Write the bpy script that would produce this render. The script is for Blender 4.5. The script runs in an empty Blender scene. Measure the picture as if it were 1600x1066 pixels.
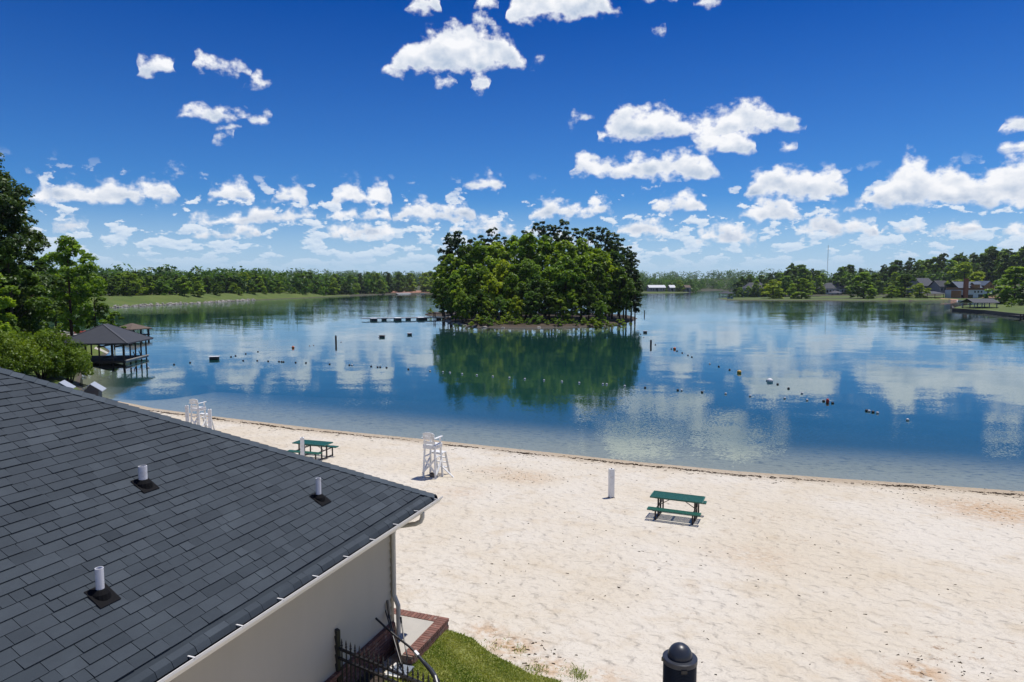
import bpy, math, random
import numpy as np
from mathutils import Vector, Matrix

SC = bpy.context.scene
COL = SC.collection
R = math.radians

# ------------------------------------------------------------------ camera, sky, sun, exposure
F = 1067.0                      # focal length in pixels of the 1600 px wide photograph
PITCH = math.atan(87 / F)       # camera looks slightly down
CAMZ = 9.0                      # metres above the water
cam_d = bpy.data.cameras.new("camera"); cam = bpy.data.objects.new("camera", cam_d); COL.objects.link(cam)
cam_d.sensor_width = 36.0; cam_d.lens = 36.0 * F / 1600.0
cam_d.clip_start = 0.1; cam_d.clip_end = 20000
cam.location = (0, 0, CAMZ); cam.rotation_euler = (math.pi / 2 - PITCH, 0, 0)
SC.camera = cam
SC.view_settings.view_transform = 'Standard'; SC.view_settings.look = 'None'
SC.view_settings.gamma = 1; SC.view_settings.exposure = 0.0
SC.cycles.max_bounces = 8; SC.cycles.diffuse_bounces = 3; SC.cycles.glossy_bounces = 3
SC.cycles.transmission_bounces = 4; SC.cycles.transparent_max_bounces = 24
SC.cycles.caustics_reflective = False; SC.cycles.caustics_refractive = False

SUN_EL = R(72); SUN_AZ = math.atan2(0.25, 0.20)      # azimuth from +Y towards +X
sun_dir = Vector((math.sin(SUN_AZ) * math.cos(SUN_EL), math.cos(SUN_AZ) * math.cos(SUN_EL), math.sin(SUN_EL)))
sl = bpy.data.lights.new("sun", 'SUN'); sl.energy = 4.3; sl.angle = R(0.53); sl.color = (1.0, 0.955, 0.89)
so = bpy.data.objects.new("sun", sl); COL.objects.link(so); so.location = (0, 0, 60)
so.rotation_euler = (-sun_dir).to_track_quat('-Z', 'Y').to_euler()

def ray(x, y):
    a = (x - 800) / F; b = (533 - y) / F
    c, s = math.cos(PITCH), math.sin(PITCH)
    return np.array([a, c + s * b, -s + c * b])
def at(x, y, z=0.0):
    d = ray(x, y); t = (z - CAMZ) / d[2]
    return Vector((d[0] * t, d[1] * t, z))
def atd(x, y, Y):
    d = ray(x, y); t = Y / d[1]
    return Vector((d[0] * t, Y, CAMZ + d[2] * t))
def sky(x, y):
    d = ray(x, y)
    return math.atan2(d[0], d[1]), math.atan2(d[2], math.hypot(d[0], d[1]))

# ---- node helper
class NT:
    def __init__(s, tree):
        s.t = tree; s.n = tree.nodes; s.l = tree.links
    def new(s, typ, **kw):
        n = s.n.new(typ)
        for k, v in kw.items(): setattr(n, k, v)
        return n
    def put(s, sock, v):
        if hasattr(v, 'is_output'): s.l.new(v, sock)
        elif v is not None: sock.default_value = v
    def m(s, op, a, b=None, c=None, clamp=False):
        n = s.n.new('ShaderNodeMath'); n.operation = op; n.use_clamp = clamp
        for i, v in enumerate((a, b, c)):
            if v is not None: s.put(n.inputs[i], v)
        return n.outputs[0]
    def vm(s, op, a, b=None, out=0):
        n = s.n.new('ShaderNodeVectorMath'); n.operation = op
        s.put(n.inputs[0], a)
        if b is not None: s.put(n.inputs[3 if op == 'SCALE' else 1], b)
        return n.outputs[out]
    def sstep(s, x, a, b, lo=0.0, hi=1.0):
        n = s.n.new('ShaderNodeMapRange'); n.interpolation_type = 'SMOOTHSTEP'
        s.put(n.inputs[0], x)
        for i, v in zip((1, 2, 3, 4), (a, b, lo, hi)): s.put(n.inputs[i], v)
        return n.outputs[0]
    def lin(s, x, a, b, lo=0.0, hi=1.0):
        n = s.n.new('ShaderNodeMapRange')
        s.put(n.inputs[0], x)
        for i, v in zip((1, 2, 3, 4), (a, b, lo, hi)): s.put(n.inputs[i], v)
        return n.outputs[0]
    def noise(s, vec, scale, detail=2.0, rough=0.5, dist=0.0, out='Fac', dims='3D'):
        n = s.n.new('ShaderNodeTexNoise'); n.noise_dimensions = dims
        if vec is not None: s.put(n.inputs['Vector'], vec)
        n.inputs['Scale'].default_value = scale; n.inputs['Detail'].default_value = detail
        n.inputs['Roughness'].default_value = rough; n.inputs['Distortion'].default_value = dist
        return n.outputs[out]
    def voro(s, vec, scale, feature='F1', out='Distance', rnd=1.0):
        n = s.n.new('ShaderNodeTexVoronoi'); n.feature = feature
        if vec is not None: s.put(n.inputs['Vector'], vec)
        n.inputs['Scale'].default_value = scale; n.inputs['Randomness'].default_value = rnd
        return n.outputs[out]
    def mix(s, f, a, b, mode='MIX'):
        n = s.n.new('ShaderNodeMix'); n.data_type = 'RGBA'; n.blend_type = mode
        s.put(n.inputs[0], f)
        for i, v in ((6, a), (7, b)):
            if not hasattr(v, 'is_output') and len(v) == 3: v = (*v, 1)
            s.put(n.inputs[i], v)
        return n.outputs[2]
    def fmix(s, f, a, b):
        n = s.n.new('ShaderNodeMix'); s.put(n.inputs[0], f); s.put(n.inputs[2], a); s.put(n.inputs[3], b)
        return n.outputs[0]
    def xyz(s, x, y, z):
        n = s.n.new('ShaderNodeCombineXYZ')
        for i, v in enumerate((x, y, z)): s.put(n.inputs[i], v)
        return n.outputs[0]
    def sep(s, v):
        n = s.n.new('ShaderNodeSeparateXYZ'); s.put(n.inputs[0], v); return n.outputs

# ---- sky with its cumulus clouds (all by direction, in the world)
W = bpy.data.worlds.new("World"); SC.world = W; W.use_nodes = True
def build_world():
    W.node_tree.nodes.clear()
    N = NT(W.node_tree)
    out = N.new('ShaderNodeOutputWorld'); bg = N.new('ShaderNodeBackground')
    N.l.new(bg.outputs[0], out.inputs[0])
    st = N.new('ShaderNodeTexSky'); st.sky_type = 'NISHITA'; st.sun_disc = False
    st.sun_elevation = SUN_EL; st.sun_rotation = SUN_AZ; st.altitude = 300; st.air_density = 1.0
    st.dust_density = 0.6; st.ozone_density = 2.0
    STR = 0.10
    bg.inputs[1].default_value = STR
    tc = N.new('ShaderNodeTexCoord')
    d = N.vm('NORMALIZE', tc.outputs['Generated'])
    dx, dy, dz = N.sep(d)
    az = N.m('ARCTAN2', dx, dy)
    el = N.m('ARCSINE', dz)
    # blue of the photograph: deep and saturated overhead, paler to the horizon
    deep = N.lin(el, 0.0, 0.38)
    tint = N.mix(deep, (0.30, 0.70, 1.16), (0.0005, 0.26, 0.80))
    skyc = N.mix(1.0, st.outputs[0], tint, 'MULTIPLY')
    # noises
    p = N.xyz(az, N.m('MULTIPLY', el, 1.25), 0.37)
    wv = N.noise(p, 30.0, 2.0, 0.5, out='Color')
    w1, w2, w3 = N.sep(wv)
    azw = N.m('MULTIPLY_ADD', N.m('SUBTRACT', w1, 0.5), 0.026, az)
    elw = N.m('MULTIPLY_ADD', N.m('SUBTRACT', w2, 0.5), 0.020, el)
    big = N.noise(p, 54.0, 4.5, 0.53)
    off = N.vm('ADD', p, (0.005, 0.013, 0.0))
    bs1 = N.noise(p, 30.0, 4.0, 0.5); bs2 = N.noise(off, 30.0, 4.0, 0.5)
    soft = N.noise(N.vm('ADD', p, (0.0, 0.0, 3.0)), 22.0, 2.0, 0.5)
    relief = N.m('SUBTRACT', bs1, bs2)
    bn = N.m('SUBTRACT', big, 0.5)
    bands = CLOUD_BANDS()
    Fm = None; Sm = None
    pos = N.m('MULTIPLY_ADD', azw, 1 / 1.7, 0.5)
    for stops in bands:
        rp = N.new('ShaderNodeValToRGB'); N.l.new(pos, rp.inputs[0])
        cr = rp.color_ramp; cr.interpolation = 'LINEAR'
        while len(cr.elements) < len(stops): cr.elements.new(0.5)
        for e, (u, b, t) in zip(cr.elements, stops): e.position = u
        for e, (u, b, t) in zip(cr.elements, stops): e.color = (b / 0.7, (t + 0.14) / 0.4, 0, 1)
        sp = N.new('ShaderNodeSeparateColor'); N.l.new(rp.outputs[0], sp.inputs[0])
        base = N.m('MULTIPLY', sp.outputs[0], 0.7)
        th = N.m('MULTIPLY_ADD', sp.outputs[1], 0.4, -0.14)
        h = N.m('SUBTRACT', elw, base)
        top = N.m('SUBTRACT', th, h)
        Fb = N.m('MINIMUM', N.m('MULTIPLY', h, 1.6), top)
        S = N.m('DIVIDE', h, N.m('MAXIMUM', th, 0.012))
        if Fm is None: Fm, Sm = Fb, S
        else:
            g = N.m('GREATER_THAN', Fb, Fm)
            Sm = N.fmix(g, Sm, S); Fm = N.m('MAXIMUM', Fm, Fb)
    f1 = N.m('MULTIPLY_ADD', bn, 0.052, Fm)
    a1 = N.m('POWER', N.sstep(f1, -0.004, 0.013), 1.15)
    thick = N.sstep(f1, 0.0, 0.022)
    # small clouds receding to the horizon, and a scatter of clouds all round the rest of the sky
    q = N.xyz(N.m('MULTIPLY', az, 30.0), N.m('MULTIPLY', N.m('POWER', N.m('MAXIMUM', N.m('ADD', el, 0.04), 0.0), 0.5), 40.0), 4.2)
    ln = N.noise(q, 1.0, 5.0, 0.56)
    ln2 = N.noise(N.vm('ADD', q, (0.05, 0.22, 0.0)), 1.0, 3.0, 0.56)
    lowm = N.m('MULTIPLY', N.sstep(el, 0.015, 0.05), N.sstep(el, 0.115, 0.165, 1.0, 0.0))
    thr = N.fmix(N.sstep(el, 0.02, 0.14), 0.455, 0.60)
    a2 = N.m('MULTIPLY', N.sstep(N.m('SUBTRACT', ln, thr), 0.0, 0.055), lowm)
    back = N.m('MULTIPLY', N.sstep(N.m('ABSOLUTE', az), 0.76, 0.95), N.sstep(el, 0.0, 0.1))
    a3 = N.m('MULTIPLY', N.sstep(N.noise(N.vm('MULTIPLY', d, (4.0, 4.0, 9.0)), 1.3, 4.0, 0.55), 0.56, 0.62), back)
    a2 = N.m('MAXIMUM', a2, a3)
    # light: bright crowns, blue-grey bases
    lit = N.m('MULTIPLY_ADD', N.sstep(N.m('MULTIPLY_ADD', N.m('SUBTRACT', soft, 0.5), 1.5, Sm), 0.0, 0.80), 0.62, 0.34)
    lit = N.m('MULTIPLY_ADD', relief, 1.9, lit)
    lit = N.m('SUBTRACT', 1.02, N.m('MULTIPLY', N.m('SUBTRACT', 1.02, lit), N.fmix(thick, 0.35, 1.0)), clamp=True)
    c1 = N.mix(lit, (0.40, 0.51, 0.68), (0.96, 0.97, 1.0))
    lit2 = N.m('MULTIPLY_ADD', N.m('SUBTRACT', ln, ln2), 4.0, 0.72, clamp=True)
    c2 = N.mix(lit2, (0.42, 0.56, 0.76), (0.90, 0.94, 0.99))
    c1 = N.mix(1.0, c1, (1 / STR, 1 / STR, 1 / STR), 'MULTIPLY')
    c2 = N.mix(1.0, c2, (1 / STR, 1 / STR, 1 / STR), 'MULTIPLY')
    c = N.mix(N.m('MULTIPLY', a2, 0.86), skyc, c2)
    # thin white veil towards the horizon
    veil = N.m('MULTIPLY', N.sstep(el, 0.0, 0.13, 1.0, 0.0), 0.78)
    c = N.mix(veil, c, tuple(v / STR for v in (0.56, 0.73, 0.92)))
    c = N.mix(a1, c, c1)
    N.l.new(c, bg.inputs[0])

def CLOUD_BANDS():
    # every cloud: (base y or (left base, right base), [(x, top y) ...]) as seen in the photograph, turned into directions
    B = [
     [(20, [(630, 8), (645, -20), (680, -20), (694, 6)]), (14, [(742, 2), (760, -15), (778, 0)]),
      ((38, 24), [(788, 26), (800, -20), (880, -40), (930, -30), (958, 0), (972, 16)]),
      (4, [(990, -8), (1055, -14), (1062, -3)]), (11, [(1080, 2), (1110, -14), (1136, 2)])],
     [((116, 108), [(594, 110), (612, 84), (640, 62), (662, 50), (690, 38), (712, 31), (736, 33), (752, 45), (772, 44), (800, 62), (815, 84), (828, 100)]),
      (51, [(1012, 48), (1026, 38), (1042, 43)])],
     [(39, [(738, 30), (756, 18), (774, 34)]), (104, [(826, 99), (842, 90), (853, 95)]), (136, [(672, 124), (700, 110), (716, 124)]), ((144, 142), [(730, 128), (742, 106), (760, 108), (766, 130)])],
     [((116, 117), [(205, 108), (214, 86), (240, 80), (262, 84), (280, 92)]), ((106, 126), [(296, 98), (308, 80), (322, 88), (346, 92), (372, 96), (386, 106), (392, 116)])],
     [(139, [(379, 132), (392, 118), (410, 124), (424, 130)]), ((191, 192), [(272, 186), (300, 170), (322, 162), (344, 166), (362, 178), (376, 182), (386, 172), (396, 182), (410, 172), (425, 182)]),
      ((196, 192), [(882, 192), (900, 176), (926, 172)]), (207, [(1556, 200), (1572, 184), (1600, 180), (1640, 190)]), (114, [(1700, 110), (1760, 80), (1800, 110)])],
     [((222, 206), [(934, 216), (946, 196), (964, 168), (990, 163), (1016, 162), (1040, 168), (1066, 182), (1090, 186), (1102, 180), (1130, 166), (1160, 158), (1186, 156), (1206, 166), (1232, 172), (1246, 188), (1263, 200)]),
      (206, [(330, 203), (352, 197), (381, 204)]), (236, [(1560, 228), (1580, 212), (1640, 205)])],
     [(240, [(1076, 236), (1100, 200), (1160, 196), (1190, 216)]), (217, [(327, 213), (345, 204), (372, 211)]), (238, [(1212, 232), (1228, 221), (1246, 230)]), (269, [(40, 267), (54, 263), (66, 267)]), (276, [(249, 270), (268, 265), (300, 272)])],
     [((276, 284), [(888, 264), (904, 238), (922, 236), (940, 248), (965, 250), (985, 242), (1008, 242), (1036, 248), (1060, 234), (1084, 232), (1104, 244), (1120, 260), (1126, 276)]),
      ((318, 318), [(44, 300), (58, 279), (84, 279), (110, 284), (136, 292), (150, 284), (164, 277), (186, 284), (206, 290), (232, 280), (262, 282), (284, 300)]),
      ((322, 322), [(1334, 314), (1370, 286), (1398, 266), (1418, 238), (1436, 246), (1466, 258), (1506, 256), (1522, 276), (1550, 258), (1572, 246), (1620, 236), (1680, 260)])],
     [((312, 314), [(320, 292), (328, 283), (340, 294), (356, 280), (368, 275), (384, 282), (396, 300)]), ((319, 319), [(420, 312), (438, 296), (456, 287), (474, 286), (488, 304)]),
      ((318, 320), [(514, 306), (522, 288), (546, 281), (566, 286), (574, 294), (590, 279), (604, 284), (611, 304)]), (293, [(720, 288), (740, 277), (764, 268), (780, 276), (790, 284)]),
      (314, [(1156, 306), (1172, 276), (1198, 262), (1224, 256), (1246, 260), (1262, 262), (1286, 255), (1312, 270), (1326, 292)])],
     [((344, 343), [(510, 338), (530, 326), (552, 326), (558, 332), (580, 322), (606, 322), (611, 336)]), ((346, 346), [(611, 340), (632, 326), (656, 308), (672, 318), (690, 321), (716, 320), (738, 316), (744, 332)]),
      ((344, 336), [(826, 338), (842, 312), (864, 306), (886, 314), (908, 322), (928, 308), (948, 314), (963, 322)]), ((332, 334), [(1016, 326), (1036, 308), (1056, 304), (1076, 299), (1096, 308), (1113, 326)]), (346, [(1150, 340), (1180, 312), (1230, 312), (1264, 330)]), (330, [(1316, 326), (1346, 314), (1380, 326)])],
     [((356, 347), [(288, 346), (302, 334), (322, 334), (336, 342), (372, 330), (402, 318), (424, 326), (446, 328), (478, 328), (500, 340)]), (358, [(74, 352), (96, 344), (116, 338), (132, 342), (146, 354)]),
      ((374, 374), [(496, 370), (520, 356), (548, 350), (582, 347), (606, 356), (622, 368)]), (366, [(700, 360), (740, 340), (770, 344), (800, 352), (812, 362)]), ((370, 374), [(960, 362), (986, 346), (1010, 338), (1028, 346), (1048, 366)])],
     [(372, [(350, 368), (380, 350), (410, 347), (414, 366)]), (372, [(288, 368), (318, 360), (356, 366)]), (366, [(640, 362), (668, 354), (682, 364)]), (382, [(1080, 374), (1110, 354), (1140, 349), (1170, 360), (1192, 378)]), ((366, 370), [(1240, 358), (1262, 344), (1300, 333), (1318, 342), (1344, 344), (1372, 341), (1378, 362)]),
      (361, [(1384, 358), (1420, 350), (1446, 346)]), (364, [(1452, 356), (1480, 346), (1510, 344), (1538, 342), (1540, 356)]), (366, [(1556, 362), (1590, 348), (1640, 346)])],
    ]
    rows = []                       # a row is one colour ramp (32 stops at most) of clouds that keep clear of one another
    for base, tops in sorted((c for row in B for c in row), key=lambda c: c[1][0][0]):
        bl, br = base if isinstance(base, tuple) else (base, base)
        x0, x1 = tops[0][0], tops[-1][0]
        st = []
        a0, e0 = sky(x0 - 7, bl); st.append((a0 / 1.7 + 0.5, e0, -0.14))
        for x, y in tops:
            a, e = sky(x, y); _, eb = sky(x, bl + (br - bl) * (x - x0) / (x1 - x0))
            st.append((a / 1.7 + 0.5, eb, max(0.002, e - eb)))
        for i_, j_ in ((0, 1), (-1, -2)):      # rounded ends: the base lifts and the crown thins out
            t_ = 0.5 * (st[i_][2] + st[j_][2]) if i_ == -1 else 0.5 * (st[1][2] + st[2][2])
            k_ = 1 if i_ == 0 else -1
            st[k_] = (st[k_][0], st[k_][1] + 0.22 * t_, max(0.0012, 0.30 * st[k_][2]))
        a0, e0 = sky(x1 + 7, br); st.append((a0 / 1.7 + 0.5, e0, -0.14))
        for r in rows:
            if x0 - r[1] > max(16, 1.6 * abs(bl - r[2])) and len(r[0]) + len(st) <= 32:
                r[0] += st; r[1] = x1; r[2] = br; break
        else:
            rows.append([st, x1, br])
    return [r[0] for r in rows]
build_world()

# ------------------------------------------------------------------ mesh and object helpers
def new_mesh(name, verts, faces, mat=None, tone=None, smooth=False):
    me = bpy.data.meshes.new(name)
    verts = np.asarray(verts, dtype=np.float32).reshape(-1, 3)
    if isinstance(faces, np.ndarray):
        n, k = faces.shape
        me.vertices.add(len(verts)); me.vertices.foreach_set('co', verts.ravel())
        me.loops.add(n * k); me.loops.foreach_set('vertex_index', faces.astype(np.int32).ravel())
        me.polygons.add(n); me.polygons.foreach_set('loop_start', np.arange(0, n * k, k, dtype=np.int32))
        me.polygons.foreach_set('loop_total', np.full(n, k, dtype=np.int32))
        me.update(calc_edges=True); me.validate()
    else:
        me.from_pydata(verts.tolist(), [], faces); me.update()
    if smooth: me.polygons.foreach_set('use_smooth', np.ones(len(me.polygons), dtype=bool))
    if tone is not None:
        at_ = me.attributes.new('tone', 'FLOAT', 'FACE'); at_.data.foreach_set('value', np.asarray(tone, dtype=np.float32))
    for m in (mat if isinstance(mat, (list, tuple)) else [mat]):
        if m is not None: me.materials.append(m)
    return me
def link(name, me, parent=None, loc=None):
    o = bpy.data.objects.new(name, me); COL.objects.link(o)
    if parent is not None: o.parent = parent
    if loc is not None: o.location = loc
    return o
def tag(o, label=None, cat=None, group=None, kind=None):
    if label: o['label'] = label
    if cat: o['category'] = cat
    if group: o['group'] = group
    if kind: o['kind'] = kind
    return o
def thing(name, label, cat, loc=(0, 0, 0), rz=0.0, group=None):
    o = link(name, None); o.location = loc; o.rotation_euler = (0, 0, rz); o.empty_display_size = 0.3
    return tag(o, label, cat, group)
def copy_thing(src, loc, rz=0.0, scale=None, label=None, group=None):
    def cp(o, par):
        c = o.copy(); COL.objects.link(c)
        if par is not None: c.parent = par
        for ch in o.children: cp(ch, c)
        return c
    r = cp(src, None); r.location = loc; r.rotation_euler = (0, 0, rz)
    if scale is not None: r.scale = scale
    if label: r['label'] = label
    if group: r['group'] = group
    return r

class MB:
    """collects boxes, bars, tubes and sheets into one mesh"""
    def __init__(s): s.v = []; s.f = []; s.t = []
    def add(s, vs, fs, tone=0.5):
        k = len(s.v); s.v += [tuple(v) for v in vs]; s.f += [tuple(i + k for i in f) for f in fs]; s.t += [tone] * len(fs); return s
    def hexa(s, p, tone=0.5):       # eight corners: bottom ring then top ring
        return s.add(p, [(3, 2, 1, 0), (4, 5, 6, 7), (0, 1, 5, 4), (1, 2, 6, 5), (2, 3, 7, 6), (3, 0, 4, 7)], tone)
    def box(s, c, d, X=(1, 0, 0), Y=(0, 1, 0), Z=(0, 0, 1), tone=0.5):
        c = Vector(c); X = Vector(X) * d[0] / 2; Y = Vector(Y) * d[1] / 2; Z = Vector(Z) * d[2] / 2
        return s.hexa([c - X - Y - Z, c + X - Y - Z, c + X + Y - Z, c - X + Y - Z, c - X - Y + Z, c + X - Y + Z, c + X + Y + Z, c - X + Y + Z], tone)
    def bar(s, a, b, w, h, up=(0, 0, 1), tone=0.5):
        a = Vector(a); b = Vector(b); d = b - a; L = d.length; d = d.normalized(); up = Vector(up)
        x = d.cross(up)
        if x.length < 1e-4: x = d.cross(Vector((0, 1, 0)))
        x.normalize(); z = x.cross(d)
        return s.box((a + b) / 2, (w, L, h), x, d, z, tone)
    def tube(s, pts, rad, n=8, cap=True, tone=0.5):
        pts = [Vector(p) for p in pts]
        if not hasattr(rad, '__len__'): rad = [rad] * len(pts)
        k0 = len(s.v); ref = Vector((0.31, 0.95, 0.05)).normalized(); rings = []
        for i, p in enumerate(pts):
            d = (pts[min(i + 1, len(pts) - 1)] - pts[max(i - 1, 0)]).normalized()
            x = d.cross(ref)
            if x.length < 0.05: x = d.cross(Vector((1, 0, 0)))
            x.normalize(); y = d.cross(x)
            for j in range(n):
                a = 2 * math.pi * j / n; s.v.append(tuple(p + (x * math.cos(a) + y * math.sin(a)) * rad[i]))
        for i in range(len(pts) - 1):
            for j in range(n):
                a = k0 + i * n + j; b = k0 + i * n + (j + 1) % n
                s.f.append((a, a + n, b + n, b)); s.t.append(tone)
        if cap:
            s.f.append(tuple(k0 + j for j in range(n))); s.f.append(tuple(k0 + (len(pts) - 1) * n + j for j in reversed(range(n)))); s.t += [tone, tone]
        return s
    def lathe(s, prof, n=24, c=(0, 0, 0), tone=0.5):     # prof: (radius, z) from bottom to top
        k0 = len(s.v)
        for r, z in prof:
            for j in range(n):
                a = 2 * math.pi * j / n; s.v.append((c[0] + r * math.cos(a), c[1] + r * math.sin(a), c[2] + z))
        for i in range(len(prof) - 1):
            for j in range(n):
                a = k0 + i * n + j; b = k0 + i * n + (j + 1) % n
                s.f.append((a, b, b + n, a + n)); s.t.append(tone)
        s.f.append(tuple(k0 + j for j in reversed(range(n)))); s.f.append(tuple(k0 + (len(prof) - 1) * n + j for j in range(n))); s.t += [tone, tone]
        return s
    def prism(s, poly, z0, z1, tone=0.5):                # poly counter-clockwise
        n = len(poly); vs = [(p[0], p[1], z0) for p in poly] + [(p[0], p[1], z1) for p in poly]
        fs = [tuple(reversed(range(n))), tuple(range(n, 2 * n))] + [(i, (i + 1) % n, n + (i + 1) % n, n + i) for i in range(n)]
        return s.add(vs, fs, tone)
    def hip_roof(s, c, L, Wd, h, ridge, X=(1, 0, 0), ov=0.0, t=0.08):   # hip roof: eave rectangle L x Wd, ridge length along X
        c = Vector(c); X = Vector(X).normalized(); Y = Vector((-X.y, X.x, 0)); a = L / 2 + ov; b = Wd / 2 + ov
        e = [c - X * a - Y * b, c + X * a - Y * b, c + X * a + Y * b, c - X * a + Y * b]
        lo = [p - Vector((0, 0, t)) for p in e]; r0 = c - X * ridge / 2 + Vector((0, 0, h)); r1 = c + X * ridge / 2 + Vector((0, 0, h))
        return s.add(lo + e + [r0, r1], [(3, 2, 1, 0), (0, 1, 5, 4), (1, 2, 6, 5), (2, 3, 7, 6), (3, 0, 4, 7), (4, 5, 9, 8), (6, 7, 8, 9), (5, 6, 9), (7, 4, 8)])
    def gable_roof(s, c, L, Wd, h, X=(1, 0, 0), t=0.12):                # ridge along X; a solid wedge-shaped slab pair
        c = Vector(c); X = Vector(X).normalized(); Y = Vector((-X.y, X.x, 0)); a = L / 2; b = Wd / 2; T = Vector((0, 0, t)); H_ = Vector((0, 0, h))
        for sg in (-1, 1):
            e0 = c - X * a + Y * b * sg; e1 = c + X * a + Y * b * sg; r0 = c - X * a + H_; r1 = c + X * a + H_
            q = [e0, e1, r1, r0] if sg < 0 else [e1, e0, r0, r1]
            s.hexa([p - T for p in q] + q)
        return s
    def shift(s, d):
        s.v = [(a - d[0], b - d[1], c - d[2]) for a, b, c in s.v]; return s
    def build(s, name, mat, parent=None, smooth=False, world=False):
        if world and parent is not None: s.shift(parent.location)
        return link(name, new_mesh(name, s.v, s.f, mat, s.t, smooth), parent)

# ------------------------------------------------------------------ materials
def mat(name):
    m = bpy.data.materials.new(name); m.use_nodes = True
    N = NT(m.node_tree); b = N.n['Principled BSDF']
    return m, N, b
def geo_pos(N): return N.new('ShaderNodeNewGeometry').outputs['Position']
def obj_pos(N): return N.new('ShaderNodeTexCoord').outputs['Object']
def tone_attr(N):
    a = N.new('ShaderNodeAttribute'); a.attribute_name = 'tone'; return a.outputs['Fac']
def bump(N, b, h, dist, strength=1.0):
    n = N.new('ShaderNodeBump'); n.inputs['Distance'].default_value = dist; n.inputs['Strength'].default_value = strength
    N.l.new(h, n.inputs['Height']); N.l.new(n.outputs[0], b.inputs['Normal'])
def plain(name, col, rough=0.6, var=0.12, scale=6.0, metal=0.0, tone=0.0, bmp=0.0, dirt=None):
    m, N, b = mat(name); p = obj_pos(N)
    n = N.noise(p, scale, 4.0, 0.6)
    lo = tuple(c * (1 - var) for c in col); hi = tuple(min(1, c * (1 + var)) for c in col)
    c = N.mix(n, lo, hi)
    if tone: c = N.mix(1.0, c, N.mix(tone_attr(N), (1 - tone,) * 3, (1 + tone,) * 3), 'MULTIPLY')
    if dirt: c = N.mix(N.sstep(N.noise(p, scale * 0.45, 5.0, 0.65), 0.52, 0.68), c, dirt)
    N.l.new(c, b.inputs['Base Color']); b.inputs['Roughness'].default_value = rough; b.inputs['Metallic'].default_value = metal
    if bmp: bump(N, b, n, bmp)
    return m
M = {}
M['white_paint'] = plain('white_paint', (0.78, 0.78, 0.76), 0.45, 0.06, 9.0, dirt=(0.62, 0.60, 0.55))
M['white_trim'] = plain('white_trim', (0.72, 0.70, 0.65), 0.4, 0.05, 5.0)
M['downspout_paint'] = plain('downspout_paint', (0.52, 0.50, 0.44), 0.45, 0.08, 5.0)
M['tan_trim'] = plain('tan_trim', (0.40, 0.34, 0.22), 0.5, 0.08, 5.0)
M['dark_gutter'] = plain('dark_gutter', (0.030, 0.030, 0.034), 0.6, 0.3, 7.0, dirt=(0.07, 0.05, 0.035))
M['pvc'] = plain('pvc', (0.70, 0.70, 0.72), 0.35, 0.05, 12.0, dirt=(0.5, 0.49, 0.47))
M['rubber'] = plain('rubber', (0.005, 0.005, 0.006), 0.8, 0.3, 14.0); M['rubber'].node_tree.nodes['Principled BSDF'].inputs['Specular IOR Level'].default_value = 0.15
M['black_metal'] = plain('black_metal', (0.014, 0.014, 0.016), 0.38, 0.3, 10.0)
M['lamp_metal'] = plain('lamp_metal', (0.028, 0.032, 0.042), 0.36, 0.25, 8.0)
M['concrete'] = plain('concrete', (0.46, 0.43, 0.37), 0.85, 0.14, 3.0, bmp=0.004, dirt=(0.38, 0.35, 0.29))
M['step_stone'] = plain('step_stone', (0.20, 0.23, 0.28), 0.7, 0.15, 5.0)
M['table_top'] = plain('table_top', (0.018, 0.125, 0.085), 0.38, 0.18, 10.0)
M['table_frame'] = plain('table_frame', (0.018, 0.014, 0.012), 0.5, 0.3, 10.0, dirt=(0.06, 0.025, 0.012))
M['old_wood'] = plain('old_wood', (0.16, 0.13, 0.10), 0.85, 0.25, 7.0, tone=0.2)
M['dark_wood'] = plain('dark_wood', (0.045, 0.035, 0.028), 0.8, 0.25, 7.0, tone=0.2)
M['pale_wood'] = plain('pale_wood', (0.42, 0.39, 0.34), 0.8, 0.15, 7.0, tone=0.15)
M['grey_roof'] = plain('grey_roof', (0.075, 0.080, 0.092), 0.85, 0.2, 1.2)
M['slate_roof'] = plain('slate_roof', (0.042, 0.047, 0.058), 0.85, 0.2, 2.0)
M['brown_roof'] = plain('brown_roof', (0.13, 0.095, 0.070), 0.85, 0.2, 1.2)
M['tan_roof'] = plain('tan_roof', (0.34, 0.20, 0.12), 0.85, 0.15, 1.2)
M['pale_roof'] = plain('pale_roof', (0.38, 0.41, 0.45), 0.5, 0.12, 0.8)
M['pale_wall'] = plain('pale_wall', (0.55, 0.54, 0.50), 0.8, 0.08, 0.7)
M['grey_wall'] = plain('grey_wall', (0.28, 0.27, 0.27), 0.8, 0.1, 0.7)
M['house_wrap'] = plain('house_wrap', (0.66, 0.67, 0.70), 0.6, 0.08, 0.9)
M['sheathing'] = plain('sheathing', (0.36, 0.17, 0.085), 0.85, 0.22, 0.8, tone=0.2)
M['blue_roof'] = plain('blue_roof', (0.055, 0.085, 0.13), 0.6, 0.18, 0.8)
M['chimney_brick'] = plain('chimney_brick', (0.30, 0.10, 0.055), 0.9, 0.2, 3.0)
M['window_glass'] = plain('window_glass', (0.020, 0.026, 0.034), 0.12, 0.2, 2.0)
M['float_white'] = plain('float_white', (0.74, 0.74, 0.72), 0.5, 0.06, 9.0)
M['float_grey'] = plain('float_grey', (0.50, 0.50, 0.50), 0.5, 0.12, 9.0)
M['float_black'] = plain('float_black', (0.02, 0.022, 0.03), 0.5, 0.2, 9.0)
M['float_orange'] = plain('float_orange', (0.55, 0.13, 0.03), 0.5, 0.1, 9.0)
M['float_yellow'] = plain('float_yellow', (0.60, 0.36, 0.06), 0.5, 0.1, 9.0)
M['float_red'] = plain('float_red', (0.42, 0.045, 0.03), 0.5, 0.1, 9.0)
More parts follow.
